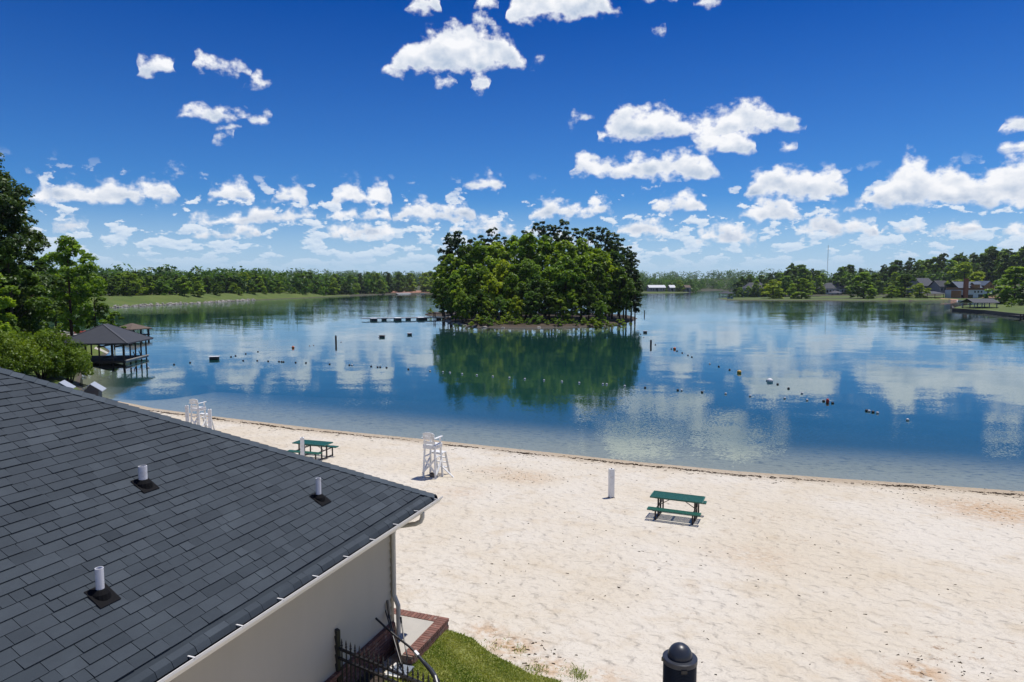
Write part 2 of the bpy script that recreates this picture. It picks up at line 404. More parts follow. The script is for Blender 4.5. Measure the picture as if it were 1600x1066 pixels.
M['blue_plastic'] = plain('blue_plastic', (0.03, 0.10, 0.22), 0.45, 0.1, 4.0)
M['rock'] = plain('rock', (0.36, 0.33, 0.29), 0.9, 0.35, 0.9, tone=0.35)
M['boat_red'] = plain('boat_red', (0.40, 0.07, 0.04), 0.4, 0.1, 2.0)
M['car_paint'] = plain('car_paint', (0.30, 0.31, 0.33), 0.3, 0.1, 2.0)
M['bark'] = plain('bark', (0.070, 0.050, 0.036), 0.95, 0.35, 5.0, bmp=0.02)
M['red_bark'] = plain('red_bark', (0.085, 0.038, 0.028), 0.95, 0.35, 5.0, bmp=0.02)
M['twig'] = plain('twig', (0.075, 0.048, 0.026), 0.95, 0.4, 8.0, tone=0.6)

def m_brick():
    m, N, b = mat('brick'); p = obj_pos(N)
    c = N.mix(tone_attr(N), (0.13, 0.045, 0.030), (0.30, 0.125, 0.085))
    c = N.mix(N.noise(p, 60.0, 3.0, 0.6), c, (0.20, 0.11, 0.085), 'MIX')
    g = N.sstep(N.noise(p, 9.0, 4.0, 0.6), 0.54, 0.7)
    c = N.mix(N.m('MULTIPLY', g, 0.6), c, (0.36, 0.30, 0.25))
    N.l.new(c, b.inputs['Base Color']); b.inputs['Roughness'].default_value = 0.9
    bump(N, b, N.noise(p, 90.0, 3.0, 0.6), 0.003)
    return m
M['brick'] = m_brick()
M['mortar'] = plain('mortar', (0.20, 0.15, 0.12), 0.95, 0.2, 20.0)

def m_shingle(name, k=1.0):
    m, N, b = mat(name); p = obj_pos(N)
    gr = N.noise(p, 170.0, 2.0, 0.7)
    st = N.noise(p, 2.2, 6.0, 0.68)
    c = N.mix(tone_attr(N), (0.024 * k, 0.034 * k, 0.044 * k), (0.050 * k, 0.064 * k, 0.078 * k))
    c = N.mix(1.0, c, N.mix(gr, (0.55, 0.55, 0.56), (1.5, 1.48, 1.45)), 'MULTIPLY')
    c = N.mix(1.0, c, N.mix(st, (0.62, 0.63, 0.66), (1.38, 1.37, 1.32)), 'MULTIPLY')
    N.l.new(c, b.inputs['Base Color']); b.inputs['Roughness'].default_value = 0.88
    bump(N, b, gr, 0.004)
    return m
M['shingle'] = m_shingle('shingle', 1.0)
M['shingle_cap_sunlit'] = m_shingle('shingle_cap_sunlit', 1.5)  # same shingle made brighter for the caps, sunlight put into the colour

def m_siding():
    m, N, b = mat('siding'); p = obj_pos(N)
    z = N.sep(p)[2]
    st = N.noise(N.vm('MULTIPLY', p, (1, 1, 0.3)), 1.4, 4.0, 0.6)
    c = N.mix(st, (0.42, 0.378, 0.295), (0.50, 0.455, 0.36))
    N.l.new(c, b.inputs['Base Color']); b.inputs['Roughness'].default_value = 0.65
    return m
M['siding'] = m_siding()

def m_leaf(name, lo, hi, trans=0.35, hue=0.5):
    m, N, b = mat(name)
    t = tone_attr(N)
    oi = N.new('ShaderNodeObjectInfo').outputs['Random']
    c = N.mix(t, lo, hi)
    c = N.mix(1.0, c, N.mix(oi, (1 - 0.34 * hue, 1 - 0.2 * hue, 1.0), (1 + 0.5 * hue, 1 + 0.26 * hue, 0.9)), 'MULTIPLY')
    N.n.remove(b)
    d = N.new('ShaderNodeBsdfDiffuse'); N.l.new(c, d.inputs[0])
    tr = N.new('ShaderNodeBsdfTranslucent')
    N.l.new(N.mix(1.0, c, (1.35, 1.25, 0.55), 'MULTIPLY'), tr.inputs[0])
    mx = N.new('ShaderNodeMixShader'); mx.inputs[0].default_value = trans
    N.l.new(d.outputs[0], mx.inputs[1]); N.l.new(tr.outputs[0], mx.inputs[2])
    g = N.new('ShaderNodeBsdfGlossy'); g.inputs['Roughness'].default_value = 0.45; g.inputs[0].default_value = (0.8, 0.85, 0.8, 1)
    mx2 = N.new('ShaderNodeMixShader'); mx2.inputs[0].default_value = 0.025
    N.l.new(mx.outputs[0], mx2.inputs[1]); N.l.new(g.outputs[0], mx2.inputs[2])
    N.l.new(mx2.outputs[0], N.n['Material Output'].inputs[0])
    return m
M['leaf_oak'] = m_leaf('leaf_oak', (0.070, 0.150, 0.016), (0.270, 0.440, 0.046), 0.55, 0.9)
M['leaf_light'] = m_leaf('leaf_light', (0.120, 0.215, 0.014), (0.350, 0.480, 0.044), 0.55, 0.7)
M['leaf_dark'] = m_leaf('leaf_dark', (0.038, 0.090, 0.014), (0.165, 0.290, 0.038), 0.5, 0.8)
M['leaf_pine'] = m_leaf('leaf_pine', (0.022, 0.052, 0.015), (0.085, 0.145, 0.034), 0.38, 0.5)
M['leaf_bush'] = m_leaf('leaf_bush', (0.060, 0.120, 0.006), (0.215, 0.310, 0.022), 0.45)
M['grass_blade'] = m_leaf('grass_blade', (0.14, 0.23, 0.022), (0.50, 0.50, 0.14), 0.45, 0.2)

def m_ground(name, c0, c1, c2, s=0.25, bm=0.05):
    m, N, b = mat(name); p = geo_pos(N)
    n = N.noise(p, s, 6.0, 0.62); n2 = N.noise(p, s * 7, 4.0, 0.6)
    c = N.mix(N.sstep(n, 0.35, 0.65), c0, c1)
    c = N.mix(N.m('MULTIPLY', N.sstep(n2, 0.5, 0.72), 0.6), c, c2)
    z = N.sep(p)[2]
    c = N.mix(N.sstep(z, 0.05, 0.35, 1.0, 0.0), c, (0.075, 0.06, 0.045))
    N.l.new(c, b.inputs['Base Color']); b.inputs['Roughness'].default_value = 0.95
    bump(N, b, n2, bm)
    return m
M['forest_floor'] = m_ground('forest_floor', (0.055, 0.045, 0.025), (0.045, 0.065, 0.018), (0.11, 0.075, 0.045))
M['island_dirt'] = m_ground('island_dirt', (0.075, 0.046, 0.028), (0.040, 0.030, 0.018), (0.05, 0.07, 0.015), 0.5)
M['bank_grass'] = m_ground('bank_grass', (0.066, 0.108, 0.012), (0.100, 0.138, 0.018), (0.14, 0.135, 0.035), 0.06, 0.03)
M['red_clay'] = m_ground('red_clay', (0.40, 0.19, 0.12), (0.48, 0.26, 0.18), (0.30, 0.14, 0.09), 0.2)
M['asphalt'] = plain('asphalt', (0.22, 0.22, 0.215), 0.9, 0.12, 0.3)

def m_sand():
    m, N, b = mat('sand'); p = geo_pos(N)
    x, y, z = N.sep(p)
    big = N.noise(p, 0.16, 5.0, 0.6)
    mid = N.noise(p, 0.9, 5.0, 0.62)
    c = N.mix(N.sstep(big, 0.36, 0.66), (0.640, 0.585, 0.490), (0.600, 0.525, 0.405))
    c = N.mix(N.m('MULTIPLY', N.sstep(mid, 0.50, 0.74), 0.55), c, (0.53, 0.435, 0.305))
    # clay-stained patches and dark organic specks
    st = N.m('MULTIPLY', N.sstep(N.noise(p, 0.27, 4.0, 0.6, out='Color'), 0.55, 0.66), N.sstep(N.noise(p, 5.5, 4.0, 0.7), 0.56, 0.68))
    c = N.mix(N.m('MULTIPLY', st, 0.75), c, (0.30, 0.18, 0.10))
    pt = None
    for (px, py, rad, wt) in ((1560, 800, 3.2, 1.0), (1500, 790, 2.2, .7), (1440, 1050, 0.75, 1.0), (1400, 1066, 0.8, .9), (1490, 1075, 0.8, .8), (1330, 1035, 0.6, .5), (800, 1010, 0.9, 1.0), (760, 985, 0.7, .8), (860, 1045, 0.8, .9), (950, 1060, 0.8, .5), (820, 745, 2.2, .55), (770, 735, 1.5, .4), (1180, 870, 2.0, .3), (720, 770, 1.6, .35)):
        q = G(px, py); f_ = N.m('MULTIPLY', N.sstep(N.vm('DISTANCE', p, tuple(q), out=1), 0.0, rad, 1.0, 0.0), wt)
        pt = f_ if pt is None else N.m('MAXIMUM', pt, f_)
    pn = N.noise(p, 4.5, 5.0, 0.68)
    c = N.mix(N.m('MULTIPLY', pt, N.sstep(pn, 0.36, 0.56)), c, (0.52, 0.36, 0.22))
    c = N.mix(N.m('MULTIPLY', pt, N.m('MULTIPLY', N.sstep(N.noise(p, 9.0, 4.0, 0.7), 0.55, 0.66), 0.8)), c, (0.20, 0.115, 0.06))
    sp = N.voro(p, 3.2); spm = N.m('MULTIPLY', N.sstep(sp, 0.035, 0.06, 1.0, 0.0), N.sstep(N.noise(p, 1.1, 2.0, 0.5), 0.50, 0.60))
    c = N.mix(N.m('MULTIPLY', spm, 0.12), c, (0.16, 0.11, 0.07))
    # the damp strip at the water's edge, then silty bed, light lost in deep water painted into its colour
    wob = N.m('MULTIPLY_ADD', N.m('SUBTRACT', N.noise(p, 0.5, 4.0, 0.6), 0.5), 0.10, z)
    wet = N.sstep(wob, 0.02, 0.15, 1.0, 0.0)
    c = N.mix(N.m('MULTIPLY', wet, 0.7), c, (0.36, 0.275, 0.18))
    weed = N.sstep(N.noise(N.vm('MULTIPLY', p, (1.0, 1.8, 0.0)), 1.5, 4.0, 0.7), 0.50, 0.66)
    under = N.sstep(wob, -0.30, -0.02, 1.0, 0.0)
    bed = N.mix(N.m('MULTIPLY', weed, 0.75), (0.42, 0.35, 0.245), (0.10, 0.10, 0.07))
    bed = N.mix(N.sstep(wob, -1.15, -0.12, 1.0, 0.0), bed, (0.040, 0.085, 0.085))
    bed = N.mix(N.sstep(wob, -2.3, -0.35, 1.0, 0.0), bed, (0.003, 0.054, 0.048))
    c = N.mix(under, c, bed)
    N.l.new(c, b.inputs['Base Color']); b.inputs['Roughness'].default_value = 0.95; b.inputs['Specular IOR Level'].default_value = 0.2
    # trampled surface: footprints and ripples
    v = N.voro(N.vm('ADD', p, N.vm('SCALE', N.noise(p, 2.0, 2.0, 0.5, out='Color'), 0.5)), 2.6, 'SMOOTH_F1')
    h = N.m('MULTIPLY_ADD', N.sstep(v, 0.05, 0.5), 0.06, N.m('MULTIPLY', N.noise(N.vm('MULTIPLY', p, (1.0, 1.25, 1.0)), 3.3, 3.0, 0.5), 0.15))
    h = N.m('MULTIPLY_ADD', N.noise(p, 14.0, 3.0, 0.6), 0.018, h)
    bump(N, b, h, 1.0, 1.0)
    return m

def m_water():
    m, N, b = mat('water'); N.n.remove(b)
    p = geo_pos(N)
    x, y, z = N.sep(p)
    # breeze patches roughen a surface that is calm elsewhere
    patch = N.noise(N.vm('MULTIPLY', p, (0.011, 0.035, 0.0)), 1.0, 3.0, 0.5)
    pm = N.sstep(patch, 0.50, 0.62)
    fine = N.noise(N.vm('MULTIPLY', p, (1.0, 1.35, 0.0)), 6.5, 3.0, 0.55, out='Color')
    swell = N.noise(N.vm('MULTIPLY', p, (0.55, 1.0, 0.0)), 0.35, 2.0, 0.5, out='Color')
    a = N.m('MAXIMUM', N.fmix(pm, 0.034, 0.10), N.m('MULTIPLY', N.sstep(y, 135.0, 330.0), N.fmix(N.sstep(patch, 0.36, 0.56), 0.10, 0.22)))
    fx, fy, fz = N.sep(fine); sx, sy, sz = N.sep(swell)
    nx = N.m('ADD', N.m('MULTIPLY', N.m('SUBTRACT', fx, 0.5), a), N.m('MULTIPLY', N.m('SUBTRACT', sx, 0.5), 0.016))
    ny = N.m('ADD', N.m('MULTIPLY', N.m('SUBTRACT', fy, 0.5), a), N.m('MULTIPLY', N.m('SUBTRACT', sy, 0.5), 0.024))
    nrm = N.vm('NORMALIZE', N.xyz(nx, ny, 1.0))
    g = N.new('ShaderNodeBsdfGlossy'); g.inputs['Roughness'].default_value = 0.02; g.inputs[0].default_value = (0.85, 0.94, 1.0, 1)
    N.l.new(nrm, g.inputs['Normal'])
    t = N.new('ShaderNodeBsdfTransparent'); t.inputs[0].default_value = (0.80, 0.93, 0.95, 1)
    fr = N.new('ShaderNodeFresnel'); fr.inputs['IOR'].default_value = 1.46; N.l.new(nrm, fr.inputs['Normal'])
    mx = N.new('ShaderNodeMixShader'); N.l.new(fr.outputs[0], mx.inputs[0]); N.l.new(t.outputs[0], mx.inputs[1]); N.l.new(g.outputs[0], mx.inputs[2])
    N.l.new(mx.outputs[0], N.n['Material Output'].inputs[0])
    return m
M['water'] = m_water()

# ------------------------------------------------------------------ terrain: one sheet, cut into zones
LAKE_PX = [(1600, 768), (1450, 757), (1300, 747), (1150, 736), (1000, 722), (850, 706), (700, 690), (500, 670), (330, 650), (240, 638), (212, 632),
           (172, 625), (138, 616), (124, 604), (125, 592), (131, 582), (136, 573), (150, 563), (165, 556), (172, 549), (163, 542), (146, 536), (125, 530), (110, 527), (60, 522), (0, 515), (-200, 505),
           (-420, 500), (-420, 491), (-200, 488), (0, 485.5), (120, 482.3), (180, 480.5), (300, 474.5), (400, 469), (500, 464.6), (590, 460.6), (640, 459.2), (700, 458.4), (860, 457.6), (1000, 457.9), (1012, 458.6), (1050, 458.2), (1085, 457),
           (1092, 455.2), (1120, 454), (1168, 453.7), (1176, 457), (1180, 459.6), (1166, 461.3), (1200, 462), (1280, 462.4), (1345, 462.7), (1350, 463.4), (1280, 464.1), (1200, 465), (1130, 465.9),
           (1120, 467.2), (1135, 469.2), (1250, 470), (1345, 470.6), (1400, 470.4), (1450, 470.3), (1500, 469.6), (1550, 471), (1590, 474.5), (1560, 477.6), (1505, 479.3), (1489, 481.5), (1489, 485.5), (1540, 489), (1600, 496), (1700, 514), (1850, 560)]
LAKE = [tuple(at(x, y))[:2] for x, y in LAKE_PX] + [(95, 80), (75, 45), (60, 22), (40, 23)]
ISLE_PX = [(694, 499), (702, 505.5), (722, 509), (740, 511.3), (790, 512.6), (840, 512.4), (890, 511.6), (940, 510), (972, 506), (992, 500.5), (996, 497.5), (985, 494.5), (940, 491.8), (900, 491), (800, 490), (715, 489.5), (690, 488.6), (664, 490.8), (664, 492.4), (690, 494)]
ISLE = [tuple(at(x, y))[:2] for x, y in ISLE_PX]
def seg_dist(P, poly):
    A = np.array(poly, float); Bq = np.roll(A, -1, 0)
    best = np.full(len(P), 1e18); inside = np.zeros(len(P), bool)
    for (ax, ay), (bx, by) in zip(A, Bq):
        dx, dy = bx - ax, by - ay
        t = np.clip(((P[:, 0] - ax) * dx + (P[:, 1] - ay) * dy) / (dx * dx + dy * dy + 1e-12), 0, 1)
        d2 = (P[:, 0] - ax - t * dx) ** 2 + (P[:, 1] - ay - t * dy) ** 2
        best = np.minimum(best, d2)
        c = (ay > P[:, 1]) != (by > P[:, 1])
        xi = ax + (P[:, 1] - ay) * dx / (dy if abs(dy) > 1e-12 else 1e-12)
        inside ^= c & (P[:, 0] < xi)
    return np.sqrt(best), inside
def ss(x, a, b):
    t = np.clip((x - a) / (b - a), 0, 1); return t * t * (3 - 2 * t)
def land(P):
    """signed distance to the shore (positive on land), and whether the land is the island"""
    d, i = seg_dist(P, LAKE); s = np.where(i, -d, d)
    d2, i2 = seg_dist(P, ISLE); s2 = np.where(i2, d2, -d2)
    return np.maximum(s, s2), s2 > -6
def beach_w(P): return (1 - ss(-P[:, 0], 27, 34)) * (1 - ss(P[:, 0], 36, 50)) * (1 - ss(P[:, 1], 62, 75))
def zf(P):
    P = np.atleast_2d(np.asarray(P, float))[:, :2]
    s, isl = land(P); r = np.hypot(P[:, 0], P[:, 1]); th = np.arctan2(P[:, 0], P[:, 1])
    bw = beach_w(P)
    beach = np.where(s > 0, np.minimum(0.072 * s, 1.80 + 0.002 * s), np.maximum(0.085 * s, -4))
    bank = np.where(s > 0, np.minimum(0.45 * s, 0.75) + 0.012 * np.clip(s - 2, 0, 60), np.maximum(0.28 * s, -4))
    z = bank * (1 - bw) + beach * bw
    ls = np.clip(s, 0, None)
    isle = np.where(s > 0, np.minimum(0.45 * ls, 0.45) + np.minimum(0.03 * ls, 0.8), z)
    z = np.where(isl, isle, z)
    # the grassy dam on the far left shore
    dam = (1 - ss(th, -0.26, -0.18)) * ss(r, 200, 250) * ss(-th, -0.1, 0.1) * (r < 560)
    z = z + dam * 3.1 * ss(ls, 2, 17)
    spit = ss(th, 0.27, 0.285) * (1 - ss(th, 0.485, 0.50)) * ss(r, 425, 440) * (1 - ss(r, 575, 590))
    z = np.where(s > 0, z * (1 - spit) + spit * np.minimum(0.4 * ls, 0.30), z)
    # wooded slopes: right shore, the far end, and gently everywhere beyond
    z = z + ss(th, 0.44, 0.66) * ss(r, 180, 300) * ss(ls, 25, 130) * 12.0
    z = z + ss(r, 1150, 1700) * ss(ls, 20, 420) * 20.0
    n = 0.5 + 0.5 * np.sin(P[:, 0] * 0.011 + 1.3) * np.cos(P[:, 1] * 0.008)
    z = z + ss(r, 600, 1300) * ss(ls, 10, 250) * n * 6.0
    return z
def zg(x, y): return float(zf([(x, y)])[0])
def G(px, py, lift=0.0):
    """the point of the ground under a pixel of the photograph"""
    z = 0.5
    for _ in range(14):
        p = at(px, py, z + lift); z = 0.5 * z + 0.5 * zg(p.x, p.y)
    return Vector((p.x, p.y, zg(p.x, p.y)))

M['sand'] = m_sand()
def build_terrain():
    az = np.concatenate([np.arange(-180, -46, 4.0), np.arange(-46, 46.01, 0.22), np.arange(50, 180, 4.0)]); az = np.radians(az)
    rr = [0.6]
    while rr[-1] < 4200: rr.append(rr[-1] * (1.016 if rr[-1] > 6 else 1.12) + 0.02)
    rr = np.array(rr); na, nr = len(az), len(rr)
    Rr, A = np.meshgrid(rr, az, indexing='ij')
    P = np.stack([Rr * np.sin(A), Rr * np.cos(A)], -1).reshape(-1, 2)
    z = zf(P)
    rng = np.random.default_rng(3)
    bw = beach_w(P); s, isl = land(P)
    V = np.concatenate([P, z[:, None]], 1)
    i, j = np.meshgrid(np.arange(nr - 1), np.arange(na), indexing='ij'); j2 = (j + 1) % na
    Fc = np.stack([i * na + j, i * na + j2, (i + 1) * na + j2, (i + 1) * na + j], -1).reshape(-1, 4)
    C = V[Fc].mean(1); sc, ic = land(C[:, :2]); bc = beach_w(C[:, :2])
    th = np.arctan2(C[:, 0], C[:, 1]); r = np.hypot(C[:, 0], C[:, 1])
    zone = np.zeros(len(Fc), int)                                    # forest ground
    zone[(th < -0.09) & (r > 230) & (r < 600) & (sc > -1) & (sc < 40)] = 4   # dam grass
    zone[(th > 0.26) & (r > 180) & (r < 640) & (sc > -1) & (sc < 48)] = 4    # lawns of the right shore
    zone[(th < -0.5) & (r < 130) & (r > 60) & (sc > -1)] = 4          # lawn behind the boathouse
    zone[(th > 0.18) & (th < 0.27) & (r > 600) & (r < 900) & (sc < 30)] = 4
    zone[ic & (sc > -1)] = 3
    zone[(bc > 0.45) & (sc > -0.2)] = 1
    zone[(sc <= 0) & (zone != 1) & ((V[Fc][:, :, 2].max(1) < -0.04) | (bc > 0.45))] = 2
    for k, (nm, ma) in enumerate((('ground', 'forest_floor'), ('beach_sand', 'sand'), ('lake_bed', 'sand'), ('island_ground', 'island_dirt'), ('grass', 'bank_grass'))):
        f = Fc[zone == k]
        u, inv = np.unique(f, return_inverse=True)
        o = link(nm, new_mesh(nm, V[u], inv.reshape(f.shape), M[ma], smooth=True)); tag(o, kind='structure')
build_terrain()
# the lake: one sheet at z = 0 whose edge is where the land rises through it
wm = MB(); wm.add([(-1500, 14, 0), (1500, 14, 0), (1500, 2600, 0), (-1500, 2600, 0)], [(0, 1, 2, 3)])
tag(wm.build('lake_water', M['water']), kind='structure')

# ------------------------------------------------------------------ the beach house in the foreground
U = Vector((0.346, 0.9382, 0)); V_ = Vector((0.9382, -0.346, 0)); UP = Vector((0, 0, 1))
U.normalize(); V_ = Vector((U.y, -U.x, 0))
EC = at(678, 774, 4.75)                       # the eave corner that points at the lake
PIT = R(30.5); TP = math.tan(PIT)
HALF = 5.12; BACK = 17.0; OH = 0.625
rng = random.Random(11)
HX, HY = EC.x - 3.0, EC.y - 5.0
house = thing('beach_house', 'low building with a grey shingled hip roof, beige siding and white gutter in the foreground', 'building', (HX, HY, 2.0))
def slope_face(mb, O, A, inn, lim, rows, seed, droop=True):
    """courses of lapped shingle tabs on a roof slope: O eave point, A along the eave, inn horizontal inward, lim(run) -> (a0, a1)"""
    rg = random.Random(seed); S = (inn * math.cos(PIT) + UP * math.sin(PIT)); Nn = A.cross(S).normalized()
    if Nn.z < 0: Nn = -Nn
    ex = 0.158
    for i in range(rows):
        s0 = i * ex - (0.075 if i == 0 else 0); s1 = s0 + ex * 1.04
        a0, a1 = lim(s0 * math.cos(PIT)); b0, b1 = lim(min(s1, rows * ex) * math.cos(PIT))
        a = a0 + rg.uniform(-0.3, 0.0)
        base = rg.uniform(-0.08, 0.08)
        while a < a1:
            w = rg.choice((0.16, 0.22, 0.26, 0.31, 0.34, 0.4)) * rg.uniform(0.9, 1.1)
            x0, x1 = max(a, a0), min(a + w - 0.007, a1); a += w
            if x1 - x0 < 0.02: continue
            t = rg.choice((0.009, 0.010, 0.016, 0.018)) + rg.uniform(0, 0.002)
            y0, y1 = min(max(x0, b0), b1), max(min(x1, b1), b0)
            if y1 - y0 < 0.004: y1 = y0 + 0.004
            j = rg.uniform(-0.003, 0.003)
            def P(aa, ss_, up): return O + A * aa + S * ss_ + Nn * up
            lo = -0.045 if (i == 0 and droop) else 0.0
            if i == 0 and droop:                 # the starter course curls down over the gutter
                m = s0 + ex * 0.45
                q = [P(x0, s0 + 0.012, -0.060), P(x1, s0 + 0.012, -0.060), P(x1, m, 0.006), P(x0, m, 0.006), P(x0, s0, -0.045 + t), P(x1, s0, -0.045 + t), P(x1, m, t * 0.9), P(x0, m, t * 0.9)]
                mb.hexa(q, min(1, max(0, 0.5 + base + rg.gauss(0, 0.2))))
                q = [P(x0, m, -0.004), P(x1, m, -0.004), P(y1, s1, -0.004), P(y0, s1, -0.004), P(x0, m, t * 0.9), P(x1, m, t * 0.9), P(y1, s1, 0.001), P(y0, s1, 0.001)]
                mb.hexa(q, min(1, max(0, 0.5 + base + rg.gauss(0, 0.2))))
                continue
            q = [P(x0, s0 + j, -0.004), P(x1, s0 + j, -0.004), P(y1, s1, -0.004), P(y0, s1, -0.004), P(x0, s0 + j, t), P(x1, s0 + j, t), P(y1, s1, 0.001), P(y0, s1, 0.001)]
            mb.hexa(q, min(1, max(0, 0.48 + base + rg.gauss(0, 0.19))))
    # the felt under the tabs
    a0, a1 = lim(0); rmax = HALF * 0.999; b0, b1 = lim(rmax)
    def Q(aa, run, up=-0.012): return O + A * aa + inn * run + UP * run * TP + Nn * up
    mb.add([Q(a0, 0), Q(a1, 0), Q(b1, rmax), Q(b0, rmax)], [(0, 1, 2, 3)], 0.0)
roof = MB(); RUN = HALF / math.cos(PIT); rows = int(RUN / 0.158)
slope_face(roof, EC, U, -V_, lambda r: (-BACK, -r), rows, 5)                                       # towards the camera
slope_face(roof, EC, -V_, -U, lambda r: (r, 2 * HALF - r), rows, 6)                                # lake end
slope_face(roof, EC - V_ * 2 * HALF, -U, V_, lambda r: (r, BACK), rows, 7)                         # far side
roof_o = roof.build('roof', M['shingle'], house, world=True)
def cap_run(p0, p1, d1, d2, n, name):
    """folded cap shingles lapped along a hip or ridge; d1, d2 run down the two slopes"""
    mb = MB(); p0 = Vector(p0); p1 = Vector(p1); L = (p1 - p0).length; dv = (p1 - p0).normalized(); st = L / n
    rg = random.Random(n)
    for k in range(n):
        a = p0 + dv * (k * st - 0.012); c = p0 + dv * (k * st + st * 1.25)
        for d, sd in ((d1, 1), (d2, -1)):
            nn = dv.cross(d).normalized(); nn = nn if nn.z > 0 else -nn
            w = 0.135
            t0, t1 = 0.034, 0.018
            q = [a + nn * 0.014, a + d * w + nn * 0.012, c + d * w + nn * 0.002, c + nn * 0.004, a + nn * t0, a + d * w + nn * (t0 - 0.006), c + d * w + nn * t1 * 0.6, c + nn * t1]
            if d.cross(dv).z < 0: q = [q[1], q[0], q[3], q[2], q[5], q[4], q[7], q[6]]
            mb.hexa(q, 0.5 + rg.uniform(-0.25, 0.25))
    return mb.build(name, M['shingle_cap_sunlit'], roof_o, world=False)
def dn(inn): return (-inn * math.cos(PIT) - UP * math.sin(PIT))
PK = EC - (U + V_) * HALF + UP * HALF * TP
HIP = (PK - EC).normalized()
off0 = house.location
def perp_down(inn):      # the direction in that slope square to the hip
    nrm = inn.cross(Vector((-inn.y, inn.x, 0))); S = inn * math.cos(PIT) + UP * math.sin(PIT)
    N0 = (UP * math.cos(PIT) - inn * math.sin(PIT)); d = HIP.cross(N0).normalized()
    return d if d.z < 0 else -d
cap_run(EC + HIP * 0.03 - off0, PK - off0, perp_down(-V_), perp_down(-U), 46, 'hip_cap')
cap_run(PK - off0 - U * 0.02, PK - U * 11 - off0, dn(-V_), dn(V_), 58, 'ridge_cap')
# walls: lap siding on the near side and the lake end, brick below
WC = EC - (U + V_) * OH                      # outer face of the wall corner, plan only
ZS0, ZS1, ZB = 2.32, 4.60, 1.3
LEN, WID = 16.0, 2 * HALF - 2 * OH
wall = MB()
nlap = int((ZS1 - ZS0) / 0.165)
for k in range(nlap + 1):
    z0 = ZS0 + k * 0.165; z1 = min(z0 + 0.17, ZS1)
    for A, Nn, L0, L1 in ((-U, V_, 0.10, LEN), (-V_, U, 0.10, WID)):
        o = Vector((WC.x, WC.y, 0))
        q = [o + A * L0 + Nn * 0.032 + UP * z0, o + A * L1 + Nn * 0.032 + UP * z0, o + A * L1 - Nn * 0.02 + UP * z0, o + A * L0 - Nn * 0.02 + UP * z0,
             o + A * L0 + Nn * 0.002 + UP * z1, o + A * L1 + Nn * 0.002 + UP * z1, o + A * L1 - Nn * 0.02 + UP * z1, o + A * L0 - Nn * 0.02 + UP * z1]
        if A.cross(Nn).z > 0: q = [q[1], q[0], q[3], q[2], q[5], q[4], q[7], q[6]]
        wall.hexa(q)
wall.add([Vector((WC.x, WC.y, 0)) - V_ * 0.03 - U * 0.03 + UP * 1.0, Vector((WC.x, WC.y, 0)) - V_ * 0.03 - U * LEN + UP * 1.0, Vector((WC.x, WC.y, 0)) - V_ * 0.03 - U * LEN + UP * ZS1, Vector((WC.x, WC.y, 0)) - V_ * 0.03 - U * 0.03 + UP * ZS1], [(0, 1, 2, 3)])
wall.build('siding_wall', M['siding'], house, world=True)
w0 = Vector((WC.x, WC.y, 0))
cb = MB(); cb.box(w0 - U * 0.05 + V_ * 0.012 + UP * (ZS0 + ZS1) / 2, (0.10, 0.03, ZS1 - ZS0), U, V_, UP); cb.box(w0 - V_ * 0.048 + U * 0.012 + UP * (ZS0 + ZS1) / 2, (0.10, 0.03, ZS1 - ZS0), V_, U, UP)
cb.build('corner_board', M['tan_trim'], house, world=True)
fb = MB(); rg = random.Random(4)
zc = ZB
while zc < ZS0 - 0.02:
    odd = int(round((zc - ZB) / 0.075)) % 2
    a = 0.0 + (0.11 if odd else 0.0)
    top = zc > ZS0 - 0.10
    while a < LEN:
        w = 0.075 if top else 0.21
        if a < 6.5:
            fb.box(w0 - U * (a + w / 2 - 0.005) + V_ * (0.03 + (0.03 if top else 0)) + UP * (zc + 0.032), (w - 0.012, 0.05 + (0.05 if top else 0.0), 0.062), U, V_, UP, rg.random() * 0.35)  # near-side bricks kept to dark tones, shade put into their colour
        a += w
    a = 0.0
    while a < WID:
        if a < 3: fb.box(w0 - V_ * (a + 0.10) + U * 0.03 + UP * (zc + 0.032), (0.198, 0.05, 0.062), V_, U, UP, rg.random())
        a += 0.21
    zc += 0.075
fbo = fb.build('brick_foundation', M['brick'], house, world=True)
mo = MB(); mo.box(w0 - U * LEN / 2 - V_ * 0.02 + UP * (ZB + ZS0) / 2, (LEN, 0.10, ZS0 - ZB - 0.01), U, V_, UP); mo.box(w0 - V_ * WID / 2 - U * 0.02 + UP * (ZB + ZS0) / 2, (WID, 0.10, ZS0 - ZB - 0.01), V_, U, UP)
moo = mo.build('mortar_bed', M['mortar'], house, world=True)
# soffit, fascia
so_ = MB(); e0 = Vector((EC.x, EC.y, 0))
so_.box(e0 - U * (LEN / 2 + OH / 2) - V_ * OH / 2 + UP * 4.615, (LEN, OH, 0.02), U, V_, UP); so_.box(e0 - V_ * (HALF) - U * OH / 2 + UP * 4.617, (2 * HALF, OH - 0.01, 0.02), V_, U, UP)
so_.build('soffit', M['tan_trim'], house, world=True)
fa = MB(); fa.box(e0 - U * 8.3 - V_ * 0.03 + UP * 4.69, (16.6, 0.025, 0.15), U, V_, UP); fa.box(e0 - V_ * HALF - U * 0.03 + UP * 4.691, (2 * HALF - 0.1, 0.025, 0.15), V_, U, UP)
fa.build('fascia', M['dark_gutter'], house, world=True)  # white fascia coloured dark, painting in the shaded gap under the shingle edge
